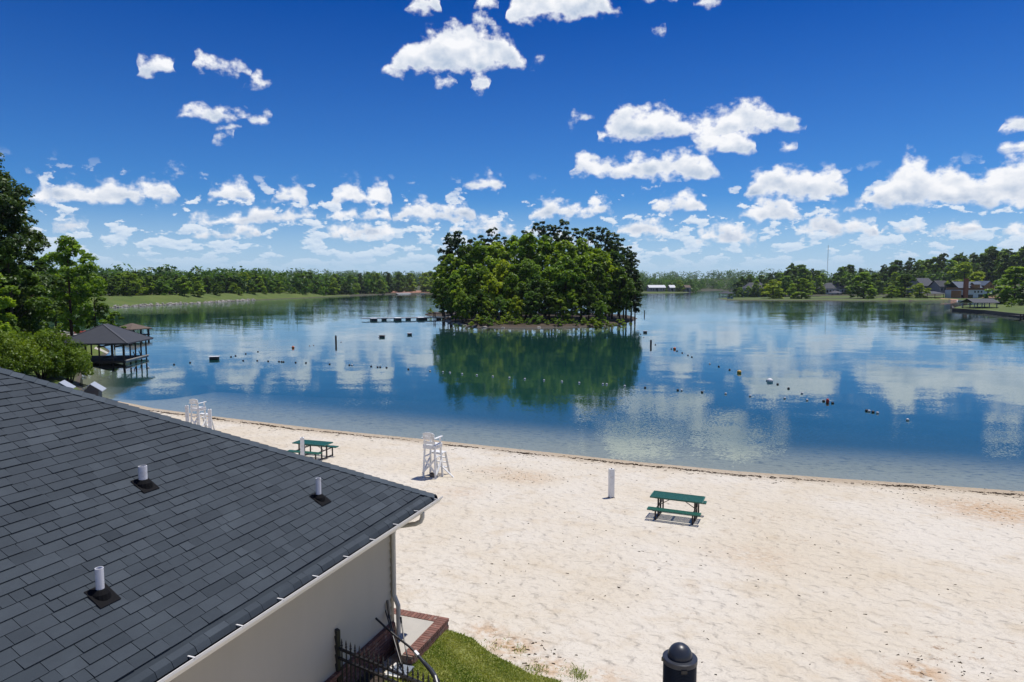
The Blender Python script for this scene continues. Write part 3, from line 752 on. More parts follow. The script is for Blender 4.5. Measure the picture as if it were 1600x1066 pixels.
# gutter: open K-shaped trough, dark inside, spacer straps across the top
def gutter(A, Nn, a0, a1, name, straps):
    prof = [(0.0, 0.0), (0.0, -0.115), (0.075, -0.115), (0.105, -0.07), (0.135, -0.03), (0.135, 0.0), (0.145, 0.0), (0.145, -0.038), (0.112, -0.082), (0.080, -0.128), (-0.006, -0.128), (-0.006, 0.0)]
    mb = MB(); k = len(prof); o = e0 + UP * 4.715
    pts = [[o + A * a + Nn * (p[0] - 0.012) + UP * p[1] for p in prof] for a in (a0, a1)]
    fs = [(i, (i + 1) % k, k + (i + 1) % k, k + i) for i in range(k)] + [tuple(range(k - 1, -1, -1)), tuple(range(k, 2 * k))]
    outer = [f for f in fs]
    mb.add(pts[0] + pts[1], outer)
    g = mb.build(name, M['white_trim'], house, world=True)
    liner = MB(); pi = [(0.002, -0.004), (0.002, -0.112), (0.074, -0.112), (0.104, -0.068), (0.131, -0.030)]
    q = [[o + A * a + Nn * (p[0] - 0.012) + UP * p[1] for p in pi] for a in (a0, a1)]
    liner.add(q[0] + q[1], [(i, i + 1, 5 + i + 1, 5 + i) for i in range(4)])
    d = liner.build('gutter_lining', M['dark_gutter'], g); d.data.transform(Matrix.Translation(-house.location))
    for s_ in straps:
        b = MB(); b.box(o + A * s_ + Nn * 0.062 + UP * 0.004, (0.022, 0.150, 0.006), A, Nn, UP)
        bo = b.build('gutter_strap', M['white_trim'], g); bo.data.transform(Matrix.Translation(-house.location))
    return g
gutter(-U, V_, -0.135, 16.6, 'gutter', [0.12 + 0.78 * k for k in range(16)])
gutter(-V_, U, 0.02, 2 * HALF, 'gutter', [0.6 + 0.9 * k for k in range(10)])
# downspout: out of the gutter, gooseneck back to the wall corner, down, then kicked out round the brick
ds = MB(); o0 = e0 - U * 0.62 + V_ * 0.06
wd = w0 - U * 0.06 + V_ * 0.07
pts = [o0 + UP * 4.60, o0 + UP * 4.50, o0 - U * 0.02 - V_ * 0.03 + UP * 4.42, o0 - U * 0.05 - V_ * 0.12 + UP * 4.37, wd + U * 0.02 + V_ * 0.10 + UP * 4.27, wd + V_ * 0.02 + UP * 4.20, wd + UP * 4.10, wd + UP * 3.2, wd + UP * 2.86, wd + V_ * 0.09 + UP * 2.66, wd + V_ * 0.09 + UP * 1.95, wd + V_ * 0.16 + UP * 1.82]
ds.tube(pts, 0.046, 8)
ds.build('downspout', M['downspout_paint'], house, world=True)
# plumbing vents through the near slope
NEAR_N = (V_ * math.sin(PIT) + UP * math.cos(PIT))
def on_roof(px, py):
    d = Vector(ray(px, py)); o = Vector((0, 0, CAMZ)); return o + d * ((EC - o).dot(NEAR_N) / d.dot(NEAR_N))
for px, py, hh, rr in ((224, 757, 0.275, 0.060), (498, 779, 0.36, 0.046), (157, 930, 0.33, 0.046)):
    p = on_roof(px, py)
    v = MB(); q = p - house.location
    v.lathe([(rr, -0.02), (rr, hh), (rr * 0.82, hh), (rr * 0.82, hh - 0.12)], 20, q)
    vo = v.build('vent_pipe', M['pvc'], house, smooth=False)
    S = (-V_ * math.cos(PIT) + UP * math.sin(PIT))
    b = MB()
    b.box(q + NEAR_N * 0.020 - S * 0.03, (0.27, 0.30, 0.006), U, S, NEAR_N)
    b.lathe([(rr + 0.075, -0.06), (rr + 0.055, 0.03), (rr + 0.018, 0.075), (rr + 0.006, 0.080)], 16, q)
    b.build('pipe_boot', M['rubber'], vo)

# ------------------------------------------------------------------ patio, step, lawn
PZ = 2.06
PB = 1.6
pc = at(702, 966, PZ)
fwd0 = (at(617, 949, PZ) - pc).normalized()
wdir = Vector((-V_.x, -V_.y, 0))
patio = thing('patio', 'small concrete patio edged with red brick at the corner of the beach house', 'patio', (pc.x, pc.y, 2.0))
sl_ = MB(); bw_ = 0.23
corner = Vector((pc.x, pc.y, 0))
def pp(a, b): return corner + wdir * a - U * b        # a: towards the lake end of the house, b: towards the camera
sl_.prism([(q.x, q.y) for q in (pp(bw_, bw_), pp(bw_, PB), at(629, 1030, PZ), at(622, 1000, PZ), at(618, 975, PZ), pp(3.0, bw_ + 0.3), pp(3.0, bw_))][::-1], 1.5, PZ - 0.01)
sl_.build('slab', M['concrete'], patio, world=True)
bb = MB(); rg = random.Random(8)
for k in range(70):      # soldier course on top, stretchers below
    bb.box(pp(bw_ + 0.04 + k * 0.082, bw_ / 2) + UP * (PZ - 0.03), (0.070, bw_ - 0.008, 0.065), wdir, U, UP, rg.random())
for k in range(int(PB / 0.082)):
    bb.box(pp(bw_ / 2, 0.04 + k * 0.082) + UP * (PZ - 0.03), (bw_ - 0.008, 0.070, 0.065), wdir, U, UP, rg.random())
for lv in range(1, 9):
    z = PZ - 0.03 - lv * 0.075
    for k in range(28): bb.box(pp(0.11 + k * 0.215 + 0.1 * (lv % 2), 0.06) + UP * z, (0.203, 0.095, 0.062), wdir, U, UP, rg.random())
    for k in range(7): bb.box(pp(0.055, 0.11 + k * 0.215 + 0.1 * (lv % 2)) + UP * z, (0.095, 0.203, 0.062), wdir, U, UP, rg.random())
bb.build('brick_edging', M['brick'], patio, world=True)
mm = MB(); mm.hexa([pp(.018, .018) + UP * 1.5, pp(6, .018) + UP * 1.5, pp(6, bw_) + UP * 1.5, pp(.018, bw_) + UP * 1.5, pp(.018, .018) + UP * (PZ - .012), pp(6, .018) + UP * (PZ - .012), pp(6, bw_) + UP * (PZ - .012), pp(.018, bw_) + UP * (PZ - .012)])
mm.hexa([pp(.018, bw_) + UP * 1.5, pp(bw_, bw_) + UP * 1.5, pp(bw_, PB - .01) + UP * 1.5, pp(.018, PB - .01) + UP * 1.5, pp(.018, bw_) + UP * (PZ - .012), pp(bw_, bw_) + UP * (PZ - .012), pp(bw_, PB - .01) + UP * (PZ - .012), pp(.018, PB - .01) + UP * (PZ - .012)])
mm.build('mortar_bed', M['mortar'], patio, world=True)
stp = thing('concrete_step', 'pale blue-grey concrete step with a white nosing below the brick patio', 'step', tuple(pp(0.12, PB + .2) + UP * 1.7))
st_ = MB(); st_.box(pp(0.13, PB + .22) + UP * 1.72, (0.36, 0.40, 0.36), wdir, U, UP); st_.build('tread', M['step_stone'], stp, world=True)
st_ = MB(); st_.box(pp(0.13, PB + .43) + UP * 1.875, (0.38, 0.04, 0.06), wdir, U, UP); st_.box(pp(0.325, PB + .22) + UP * 1.875, (0.04, 0.40, 0.06), wdir, U, UP); st_.build('nosing', M['white_trim'], stp, world=True)
# lawn: a low mat of turf with blades along it
LAWN_PX = [(640, 1022), (672, 997), (690, 987), (703, 984), (716, 988), (738, 996), (752, 1008), (770, 1022), (792, 1032), (812, 1042), (828, 1052), (850, 1056), (872, 1062), (892, 1074), (905, 1100), (900, 1200), (640, 1200), (560, 1110)]
lp = [at(x, y, 1.88) for x, y in LAWN_PX]
def in_poly(x, y, poly):
    c = False
    for i in range(len(poly)):
        a = poly[i]; b = poly[i - 1]
        if (a.y > y) != (b.y > y) and x < a.x + (y - a.y) * (b.x - a.x) / (b.y - a.y): c = not c
    return c
lw = MB(); n = len(lp)
lw.add([(p.x, p.y, 1.865) for p in lp] + [(p.x, p.y, 1.6) for p in lp], [tuple(range(n))] + [(i, (i + 1) % n, n + (i + 1) % n, n + i) for i in range(n)])
m_, N_, b_ = mat('turf_soil'); p_ = geo_pos(N_)
c_ = N_.mix(N_.noise(p_, 3.0, 5.0, 0.65), (0.12, 0.17, 0.024), (0.30, 0.28, 0.10)); N_.l.new(c_, b_.inputs['Base Color']); b_.inputs['Roughness'].default_value = 1
M['turf_soil'] = m_
lwo = lw.build('lawn', M['turf_soil']); tag(lwo, kind='structure')
sb = MB(); sq = [w0 + V_ * 0.05 + U * -1.0, w0 + V_ * 0.05 - U * 16, w0 + V_ * 2.0 - U * 16, w0 + V_ * 1.25 - U * 1.9, w0 + V_ * 1.0 - U * 1.1]
sb.add([(p.x, p.y, 1.835) for p in sq], [tuple(range(len(sq)))] if (sq[1] - sq[0]).cross(sq[2] - sq[1]).z > 0 else [tuple(reversed(range(len(sq))))])
M['mulch'] = plain('mulch', (0.040, 0.028, 0.020), 0.95, 0.6, 14.0, bmp=0.02, dirt=(0.12, 0.085, 0.06))
tag(sb.build('soil', M['mulch']), kind='structure')
rg = np.random.default_rng(5)
xs = [p.x for p in lp]; ys = [p.y for p in lp]
vs, fs, tn = [], [], []
def blade(x, y, z, h, t):
    a = rg.uniform(0, 6.283); l = rg.normal(0, 0.6, 2) * h; w = 0.006 + 0.004 * rg.random()
    dx, dy = math.cos(a) * w, math.sin(a) * w; k = len(vs)
    vs.extend([(x - dx, y - dy, z), (x + dx, y + dy, z), (x + dx * .6 + l[0] * .5, y + dy * .6 + l[1] * .5, z + h * .7), (x + l[0], y + l[1], z + h)]); fs.append((k, k + 1, k + 2, k + 3)); tn.append(t)
cnt = 0
while cnt < 42000:
    x = rg.uniform(min(xs), max(xs)); y = rg.uniform(10.2, max(ys))
    if not in_poly(x, y, lp): continue
    pn = math.sin(x * 3.1 + 1) * math.cos(y * 2.7) + math.sin(x * 7.3 + y * 5.1) * 0.6 + rg.normal(0, .35)
    if pn > 1.25 and rg.random() < 0.7: cnt += 1; continue
    blade(x, y, 1.855, rg.uniform(0.02, 0.06), min(1, max(0, 0.42 + 0.28 * pn + rg.normal(0, .15)))); cnt += 1
for px, py, k, rad in ((905, 1056, 200, 0.09), (812, 1018, 60, 0.08), (800, 1010, 25, 0.12), (890, 1052, 50, 0.12), (835, 1048, 200, 0.12), (770, 1012, 60, 0.15)):
    g0 = G(px, py)
    for _ in range(k):
        q = rg.normal(0, rad, 2); blade(g0.x + q[0], g0.y + q[1] * 1.3, g0.z, rg.uniform(0.02, 0.07), rg.uniform(0, 0.5))
go = link('grass_blades', new_mesh('grass_blades', np.array(vs), np.array(fs), M['grass_blade'], tn)); tag(go, 'short mown turf with straw-coloured patches beside the brick patio', 'grass', kind='stuff')

# ------------------------------------------------------------------ fence, poles, handrail, lamp by the house
fz = 3.55
f0 = atd(527, 1000, 11.35); fp0 = Vector((f0.x, f0.y, 0)); fdir = Vector((0.835, -0.55, 0)).normalized()
FT = atd(527, 985, 11.35).z
fence = thing('iron_fence', 'black iron picket fence with spear finials against the beige wall', 'fence', (fp0.x, fp0.y, 1.9), 0)
fm = MB(); fm.box(fp0 + UP * (FT + 1.4) / 2, (0.075, 0.075, FT - 1.4), fdir, Vector((-fdir.y, fdir.x, 0)), UP); fm.lathe([(0.05, FT), (0.052, FT + 0.012), (0.03, FT + 0.025), (0.004, FT + 0.03)], 4, fp0)
fm.build('post', M['black_metal'], fence, world=True)
fd2 = Vector((-fdir.y, fdir.x, 0))
rail_z = atd(535, 1015, 11.3).z
for dz in (0.0, -0.17, -1.25):
    r = MB(); r.box(fp0 + fdir * 1.25 + UP * (rail_z + dz), (2.45, 0.04, 0.035), fdir, fd2, UP); r.build('rail', M['black_metal'], fence, world=True)
for k in range(1, 23):
    c = fp0 + fdir * (0.108 * k)
    r = MB(); r.box(c + UP * (rail_z + 0.06 + 1.55) / 2, (0.018, 0.018, rail_z + 0.06 - 1.55), fdir, fd2, UP)
    r.lathe([(0.011, rail_z + 0.06), (0.022, rail_z + 0.075), (0.022, rail_z + 0.085), (0.010, rail_z + 0.10), (0.018, rail_z + 0.125), (0.003, rail_z + 0.20)], 8, c)
    r.build('picket', M['black_metal'], fence, world=True)
rp = MB(); c = fp0 + fdir * 2.5; rp.box(c + UP * (rail_z - 0.05 + 1.4) / 2, (0.07, 0.07, rail_z + 0.25 - 1.4), fdir, fd2, UP); rp.build('post', M['black_metal'], fence, world=True)
def pole(name, label, cat, pts, rad, matn, extra=None):
    b = pts[-1]; t = thing(name, label, cat, (b.x, b.y, b.z))
    mb = MB(); mb.tube(pts, rad, 8); mb.build('shaft', M[matn], t, world=True)
    if extra: extra(t)
    return t
def depth_at(v): return w0 + V_ * v
pa = atd(602, 953, 12.9); pb = atd(632, 1056, 11.9)
pole('rake', 'thin dark rake handle leaning across the white downspout', 'rake', [pa, pb, atd(634, 1063, 11.85)], [0.013, 0.013, 0.012], 'black_metal',
     lambda t: MB().box(atd(636, 1062, 11.8), (0.30, 0.03, 0.05), V_, U, UP).build('rake_head', M['black_metal'], t, world=True))
pa = atd(606, 938, 12.95); pb = atd(628, 1050, 12.2)
def paddle(t):
    mb = MB(); a = atd(605, 938, 12.94); b = atd(608.5, 966, 12.86); mb.bar(a, b, 0.055, 0.02, V_); mb.build('paddle_blade', M['black_metal'], t, world=True)
pole('oar', 'dark oar with its flat blade up, leaning in the corner behind the downspout', 'oar', [atd(607, 958, 12.88), pb], [0.014, 0.014], 'black_metal', paddle)
pole('boat_hook', 'thin dark pole with a bent foot leaning in front of the patio slab', 'pole', [atd(626, 964, 12.75), atd(627.5, 975, 12.7), atd(634, 1015, 12.2), atd(636.5, 1026, 12.1), atd(635, 1033, 12.05)], [0.022, 0.014, 0.014, 0.014, 0.010], 'black_metal')
hr = thing('handrail', 'black pipe handrail running out from the wall and curling down by the lawn', 'handrail', tuple(atd(681, 1066, 11.2)))
hm = MB(); hm.tube([atd(587, 966, 12.55), atd(602, 980, 12.45), atd(622, 997, 12.25), atd(640, 1011, 12.05), atd(652, 1023, 11.9)], 0.020, 10); hm.build('rail', M['black_metal'], hr, world=True)
hm = MB(); hm.tube([atd(652, 1023, 11.9), atd(663, 1036, 11.75), atd(673, 1047, 11.6), atd(680, 1058, 11.45), atd(684, 1072, 11.3), atd(685, 1100, 11.2)], [0.024, 0.036, 0.044, 0.046, 0.046, 0.044], 12); hm.build('sleeve', M['lamp_metal'], hr, world=True)
hm = MB(); q = atd(650.5, 1021, 11.92); hm.bar(atd(648, 1018, 11.95), atd(653.5, 1024.5, 11.88), 0.05, 0.05); hm.build('clamp', M['pvc'], hr, world=True)
# the louvred lamp head, its post below the frame
lc = atd(1062.5, 1026, 5.6); LR = 0.142
lamp = thing('lamp_post', 'black louvred lamp post with a round dome cap at the bottom edge of the sand', 'lamp post', (lc.x, lc.y, zg(lc.x, lc.y)))
zb = lc.z - lamp.location.z
lm = MB(); lm.lathe([(LR, zb - 0.045), (LR + 0.004, zb - 0.04), (LR + 0.004, zb - 0.004), (LR - 0.002, zb), (0.102, zb + 0.002)], 48); lm.build('collar', M['lamp_metal'], lamp, smooth=False)
lm = MB(); lm.lathe([(0.103, zb)] + [(0.104 * math.cos(a), zb + 0.004 + 0.112 * math.sin(a)) for a in [R(x) for x in range(0, 90, 6)]] + [(0.002, zb + 0.117)], 48); lm.build('dome', M['lamp_metal'], lamp, smooth=True)
lm = MB(); pr = []
for k in range(36):
    z = zb - 0.50 + k * 0.0127; pr += [(LR - 0.012, z), (LR - 0.001, z + 0.003), (LR - 0.003, z + 0.008)]
lm.lathe(pr, 40); lm.build('louvre', M['black_metal'], lamp)
for a in (30, 150, 270):
    lm = MB(); lm.box((math.cos(R(a)) * (LR + 0.005), math.sin(R(a)) * (LR + 0.005), zb - 0.055), (0.05, 0.014, 0.03), (-math.sin(R(a)), math.cos(R(a)), 0), (math.cos(R(a)), math.sin(R(a)), 0)); lm.build('clip', M['black_metal'], lamp)
lm = MB(); lm.lathe([(0.12, 0.0), (0.12, 0.25), (0.06, 0.35), (0.055, zb - 0.55), (LR - 0.01, zb - 0.50)], 24); lm.build('post', M['black_metal'], lamp)

# ------------------------------------------------------------------ things on the beach
def white_post(p, label, h=1.15, w=0.185, rz=0.3):
    t = thing('white_post', label, 'post', tuple(p), rz, 'white posts on the beach')
    m = MB(); m.box((0, 0, h / 2 - 0.05), (w, w, h + 0.1)); m.box((0, 0, h + 0.006), (w * 0.9, w * 0.9, 0.012)); m.build('shaft', M['white_paint'], t)
    m = MB(); m.lathe([(0.030, h + 0.008), (0.030, h + 0.035), (0.018, h + 0.04)], 12); m.build('cap', M['dark_gutter'], t)
    m = MB(); m.lathe([(0.105 * 1.25, -0.06), (0.15, 0.0), (0.10, 0.03)], 14); m.build('footing', M['old_wood'], t)
    return t
white_post(G(955, 777.5), 'square white post standing alone on open sand near the middle of the beach')
white_post(atd(472.5, 720, 30.2) * 1.0, 'square white post in front of the far green picnic table', 1.15) if False else None
p = G(473, 724); white_post(p, 'square white post in front of the picnic table nearest the roof', 1.22)
p = G(293.5, 673); white_post(p, 'square white post just left of the lifeguard chair behind the roof ridge', 1.5)
p = G(329, 682); white_post(p, 'square white post just right of the lifeguard chair behind the roof ridge', 1.55)

def picnic_table(c, rz, label):
    t = thing('picnic_table', label, 'picnic table', tuple(c), rz, 'green picnic tables on the sand')
    L = 1.83
    m = MB()                                             # slotted metal top: rim and slats
    for yy in (-0.36, 0.36): m.box((0, yy, 0.745), (L, 0.03, 0.05))
    for xx in (-L / 2 + 0.015, L / 2 - 0.015): m.box((xx, 0, 0.745), (0.03, 0.69, 0.05))
    for k in range(21): m.box((0, -0.33 + k * 0.033, 0.757), (L - 0.06, 0.0205, 0.010), tone=0.4 + 0.2 * (k % 2))
    for xx in (-0.62, 0.0, 0.62): m.box((xx, 0, 0.744), (0.07, 0.69, 0.012))
    m.build('tabletop', M['table_top'], t)
    for sy in (-1, 1):
        m = MB(); y0 = sy * 0.71
        for yy in (-0.125, 0.125): m.box((0, y0 + yy, 0.44), (L, 0.025, 0.045))
        for xx in (-L / 2 + 0.0125, L / 2 - 0.0125): m.box((xx, y0, 0.44), (0.025, 0.225, 0.045))
        for k in range(7): m.box((0, y0 - 0.099 + k * 0.033, 0.452), (L - 0.05, 0.0215, 0.010))
        for xx in (-0.62, 0.62): m.box((xx, y0, 0.438), (0.06, 0.225, 0.012))
        m.build('bench', M['table_top'], t)
    for sx in (-1, 1):
        x0 = sx * 0.64
        for sy in (-1, 1):
            m = MB(); m.bar((x0, sy * 0.21, -0.04), (x0, sy * 0.21, 0.735), 0.055, 0.055, (1, 0, 0)); m.build('leg', M['table_frame'], t)
            m = MB(); m.bar((x0, sy * 0.71, -0.04), (x0, sy * 0.71, 0.425), 0.05, 0.05, (1, 0, 0)); m.build('leg', M['table_frame'], t)
        m = MB(); m.bar((x0, -0.80, 0.405), (x0, 0.80, 0.405), 0.045, 0.045); m.bar((x0 + 0.001, -0.33, 0.715), (x0 + 0.001, 0.33, 0.715), 0.045, 0.03)
        m.bar((x0, -0.74, 0.025), (x0, 0.74, 0.025), 0.05, 0.05); m.build('crossbar', M['table_frame'], t)
        m = MB(); m.bar((x0 - sx * 0.02, 0.0, 0.40), (sx * 0.10, 0.0, 0.725), 0.022, 0.022); m.build('brace', M['table_frame'], t)
    return t
a = at(1016.8, 777, 1.42); b = at(1096, 786.7, 1.42); c_ = at(1023, 771, 1.42); d_ = at(1101, 780, 1.42)
cc = (a + b + c_ + d_) / 4; rz = math.atan2(b.y - a.y, b.x - a.x)
picnic_table((cc.x, cc.y, zg(cc.x, cc.y)), rz, 'green metal picnic table standing in the open on the sand, its shadow beneath it')
a = at(459, 695, 1.2); b = at(505, 699, 1.2); c_ = at(472.5, 691.5, 1.2); d_ = at(519, 696, 1.2)
cc = (a + b + c_ + d_) / 4; rz2 = math.atan2(b.y - a.y, b.x - a.x)
picnic_table((cc.x, cc.y, zg(cc.x, cc.y)), rz2, 'green metal picnic table half hidden behind the roof edge and a white post')

def lifeguard_chair(c, rz, label):
    t = thing('lifeguard_chair', label, 'lifeguard chair', tuple(c), rz, 'white wooden lifeguard chairs')
    wp = M['white_paint']; hb, ht = 0.305, 0.245; zs = 1.46
    def leg_xy(sx, sy, z):
        f = z / zs; return Vector((sx * (hb + (ht - hb) * f), sy * (hb + (ht - hb) * f), z))
    for sx in (-1, 1):
        for sy in (-1, 1):
            m = MB(); m.bar(leg_xy(sx, sy, -0.05), leg_xy(sx, sy, zs if sy < 0 else 1.78), 0.075, 0.05, (0, 1, 0)); m.build('leg', wp, t)
    m = MB()                                             # seat box and slats
    for sy in (-1, 1): m.box((0, sy * (ht + 0.04), zs - 0.07), (2 * ht + 0.14, 0.03, 0.15))
    for sx in (-1, 1): m.box((sx * (ht + 0.045), 0, zs - 0.071), (0.03, 2 * ht + 0.05, 0.148))
    for k in range(6): m.box((0, -0.22 + k * 0.095, zs + 0.016), (2 * ht + 0.16, 0.085, 0.025))
    m.build('seat', wp, t)
    m = MB()                                             # reclined back: boards with a rounded head
    n = 12; W2 = 0.285
    def bk(x, z): return (x, -0.27 - (z - zs) * 0.16, z)
    for z0, z1 in ((zs + 0.06, zs + 0.20), (zs + 0.27, zs + 0.42)):
        q = [bk(-W2, z0), bk(W2, z0), bk(W2, z1), bk(-W2, z1)]
        m.hexa([(x, y - 0.014, z) for x, y, z in q] + [(x, y + 0.014, z) for x, y, z in q])
    z1 = zs + 0.44; arc = [bk(-W2, z1)] + [bk(W2, z1)] + [bk(W2 * math.cos(a), z1 + 0.07 + 0.085 * math.sin(a)) for a in [math.pi * k / n for k in range(n + 1)]]
    k = len(arc); m.add([(x, y - 0.014, z) for x, y, z in arc] + [(x, y + 0.014, z) for x, y, z in arc], [tuple(range(k)), tuple(reversed(range(k, 2 * k)))] + [(i, k + i, k + (i + 1) % k, (i + 1) % k) for i in range(k)])
    for sx in (-1, 1): m.bar(bk(sx * 0.20, zs - 0.1) , bk(sx * 0.20, z1 + 0.04), 0.05, 0.03, (0, 1, 0))
    m.build('backrest', wp, t)
    for sx in (-1, 1):
        m = MB(); m.box((sx * 0.30, -0.02, 1.795), (0.115, 0.66, 0.025)); m.build('armrest', wp, t)
    for sx in (-1, 1):
        m = MB(); m.bar(leg_xy(sx, -1, 0.95), leg_xy(sx, 1, 0.95), 0.03, 0.08, (1, 0, 0)); m.build('side_rail', wp, t)
    for sg in (1, -1):                                   # crossed braces on the back, single ones on the sides
        m = MB(); a = leg_xy(-sg, -1, 0.28); b = leg_xy(sg, -1, 0.86); a.y -= 0.03 + 0.012 * sg; b.y -= 0.03 + 0.012 * sg; m.bar(a, b, 0.022, 0.085, (0, 1, 0)) if False else m.bar(a, b, 0.085, 0.022, (0, 1, 0)); m.build('brace', wp, t)
    for sx in (-1, 1):
        m = MB(); a = leg_xy(sx, -1, 0.20); b = leg_xy(sx, 1, 0.80); a.x += sx * 0.035; b.x += sx * 0.035; m.bar(a, b, 0.02, 0.08, (1, 0, 0)); m.build('brace', wp, t)
    m = MB(); m.box((0, 0.50, 1.02), (0.62, 0.34, 0.03)); m.box((0, 0.34, 0.985), (0.60, 0.03, 0.06)); m.build('footrest', wp, t)
    for sx in (-1, 1):
        m = MB(); m.bar((sx * 0.27, 0.62, 1.04), (sx * 0.29, 0.98, -0.04), 0.035, 0.09, (1, 0, 0)); m.build('ladder_rail', wp, t)
    for z in (0.26, 0.50, 0.74):
        y = 0.62 + (1.04 - z) * 0.333; m = MB(); m.box((0, y, z), (0.55, 0.10, 0.03)); m.build('rung', wp, t)
    m = MB(); m.bar(leg_xy(1, 1, 0.42) + Vector((0.03, 0, 0)), (0.80, 0.42, -0.04), 0.035, 0.07, (0, 1, 0)); m.build('brace', wp, t)
    return t
c = (G(661.8, 746.5) + G(691, 744.5)) / 2
ch_rz = -0.41
lifeguard_chair((c.x, c.y, zg(c.x, c.y)), ch_rz, 'tall white wooden lifeguard chair with crossed braces, standing clear on the sand')
bx = MB(); q = G(675.5, 745.5); wb = thing('wooden_box', 'small brown wooden box lying under the tall lifeguard chair', 'box', tuple(q), 0.5)
bx.box((0, 0, 0.08), (0.20, 0.15, 0.18)); bx.build('body', M['old_wood'], wb); bx = MB(); bx.box((0, 0, 0.18), (0.22, 0.17, 0.02)); bx.build('lid', M['dark_wood'], wb)
c = G(311, 676)
lifeguard_chair((c.x, c.y, zg(c.x, c.y)), -0.25, 'white lifeguard chair seen over the roof edge between two white posts')

# the wrack line, twigs and leaves on the sand
rg = np.random.default_rng(21)
vs, fs, tn = [], [], []
def twig(p, L, w, t):
    a = rg.normal(0, 0.5) - 0.33 if rg.random() < 0.7 else rg.uniform(0, 3.14); dx, dy = math.cos(a) * L / 2, math.sin(a) * L / 2; nx, ny = -math.sin(a) * w, math.cos(a) * w; k = len(vs); h = 0.008 + w * 0.9
    vs.extend([(p[0] - dx, p[1] - dy, p[2] - .01), (p[0] + dx, p[1] + dy, p[2] - .01), (p[0] + dx * .8 + nx, p[1] + dy * .8 + ny, p[2] + h), (p[0] - dx * .8 - nx, p[1] - dy * .8 - ny, p[2] + h * .8)])
    fs.append((k, k + 1, k + 2, k + 3)); tn.append(t)
shore = [at(x, y) for x, y in LAKE_PX[:10]]; nrm = Vector((-0.36, -0.93, 0))
for i in range(len(shore) - 1):
    a, b = shore[i], shore[i + 1]; Ls = (b - a).length
    for _ in range(int(Ls * 75)):
        f = rg.random(); q = a.lerp(b, f); w = math.sin(q.x * 1.3) * 0.5 + math.sin(q.x * 0.47 + 2) * 0.6 + math.sin(q.x * 3.7) * .3
        dens = 0.55 + 0.45 * math.sin(q.x * 0.9 + math.sin(q.x * 0.31) * 3)
        if rg.random() > dens: continue
        o = 0.95 + 0.13 * w + rg.normal(0, 0.11)
        if rg.random() < 0.12: o += abs(rg.normal(0, 0.8))
        x, y = q.x + nrm.x * o, q.y + nrm.y * o
        twig((x, y, zg(x, y) if _ % 9 == 0 else max(0.0, o * 0.070)), rg.uniform(0.04, 0.22), rg.uniform(0.006, 0.022), rg.uniform(0.1, 1.0))
for px, py, k, sp in ((830, 745, 60, 1.6), (780, 735, 25, 1.0), (1530, 795, 60, 2.2), (1480, 782, 40, 1.5), (1500, 1050, 40, 0.6), (840, 1020, 40, 0.4), (1180, 900, 30, 3.0), (1400, 950, 30, 2.5), (900, 900, 30, 2.5), (1050, 860, 30, 3)):
    g0 = G(px, py)
    for _ in range(k):
        q = rg.normal(0, sp, 2); x, y = g0.x + q[0], g0.y + q[1]; twig((x, y, zg(x, y) + .004), rg.uniform(0.02, 0.10), rg.uniform(0.004, 0.014), rg.uniform(0, 0.8))
tag(link('wrack_line', new_mesh('wrack_line', np.array(vs), np.array(fs), M['twig'], tn)), 'brown line of twigs and dead leaves washed up along the sand', 'debris', kind='stuff')

# ------------------------------------------------------------------ floats and posts on the lake
def float_mesh(name, r, h, matn, band=None):
    m = MB(); m.lathe([(r * 0.45, -h * 0.5), (r * 0.9, -h * 0.2), (r, h * 0.05), (r * 0.9, h * 0.3), (r * 0.5, h * 0.48), (r * 0.12, h * 0.5)], 12)
    return new_mesh(name, m.v, m.f, M[matn], m.t, True)
FM = {'w': float_mesh('float', 0.10, 0.20, 'float_grey'), 'b': float_mesh('float', 0.11, 0.20, 'float_black'), 'o': float_mesh('float', 0.21, 0.42, 'float_orange'), 'y': float_mesh('float', 0.23, 0.44, 'float_yellow'), 'r': float_mesh('float', 0.12, 0.45, 'float_red'), 'W': float_mesh('float', 0.29, 0.5, 'float_white')}
BL = {'w': ('small white float strung along the %s swim line', 'float'), 'b': ('small black float strung along the %s swim line', 'float')}
NEAR = [(905, 599, 'w'), (942, 601, 'w'), (948, 601.3, 'w'), (976, 604, 'w'), (1008, 606.5, 'b'), (1059, 610.3, 'b'), (1065, 610.8, 'w'), (1097, 613.5, 'b'), (1134, 616, 'w'), (1172, 619.5, 'w'), (1226, 623, 'w'), (1261, 626, 'w'), (1354, 642.5, 'b'), (1358, 643.3, 'w'), (1364, 644.6, 'b'), (1371, 646.2, 'w'), (1418, 657, 'w'),
        (380, 564, 'b'), (402, 564, 'b'), (419, 565, 'b'), (436, 565.4, 'b'), (440, 565.8, 'b'), (443, 566, 'b'), (462, 567, 'b'), (478, 567.6, 'b'), (515, 569.5, 'b'), (546, 571, 'b'), (550, 571.2, 'w'), (580, 573, 'b'), (590, 574, 'b'), (594, 574.2, 'b'), (604, 575, 'b'), (638, 577.5, 'b'), (672, 580.5, 'w'), (692, 582, 'w'), (703, 583, 'w'), (722, 585, 'w'), (745, 587, 'w'), (770, 589, 'w'), (796, 591, 'w'), (820, 593, 'w'), (850, 595, 'w'), (878, 597, 'w')]
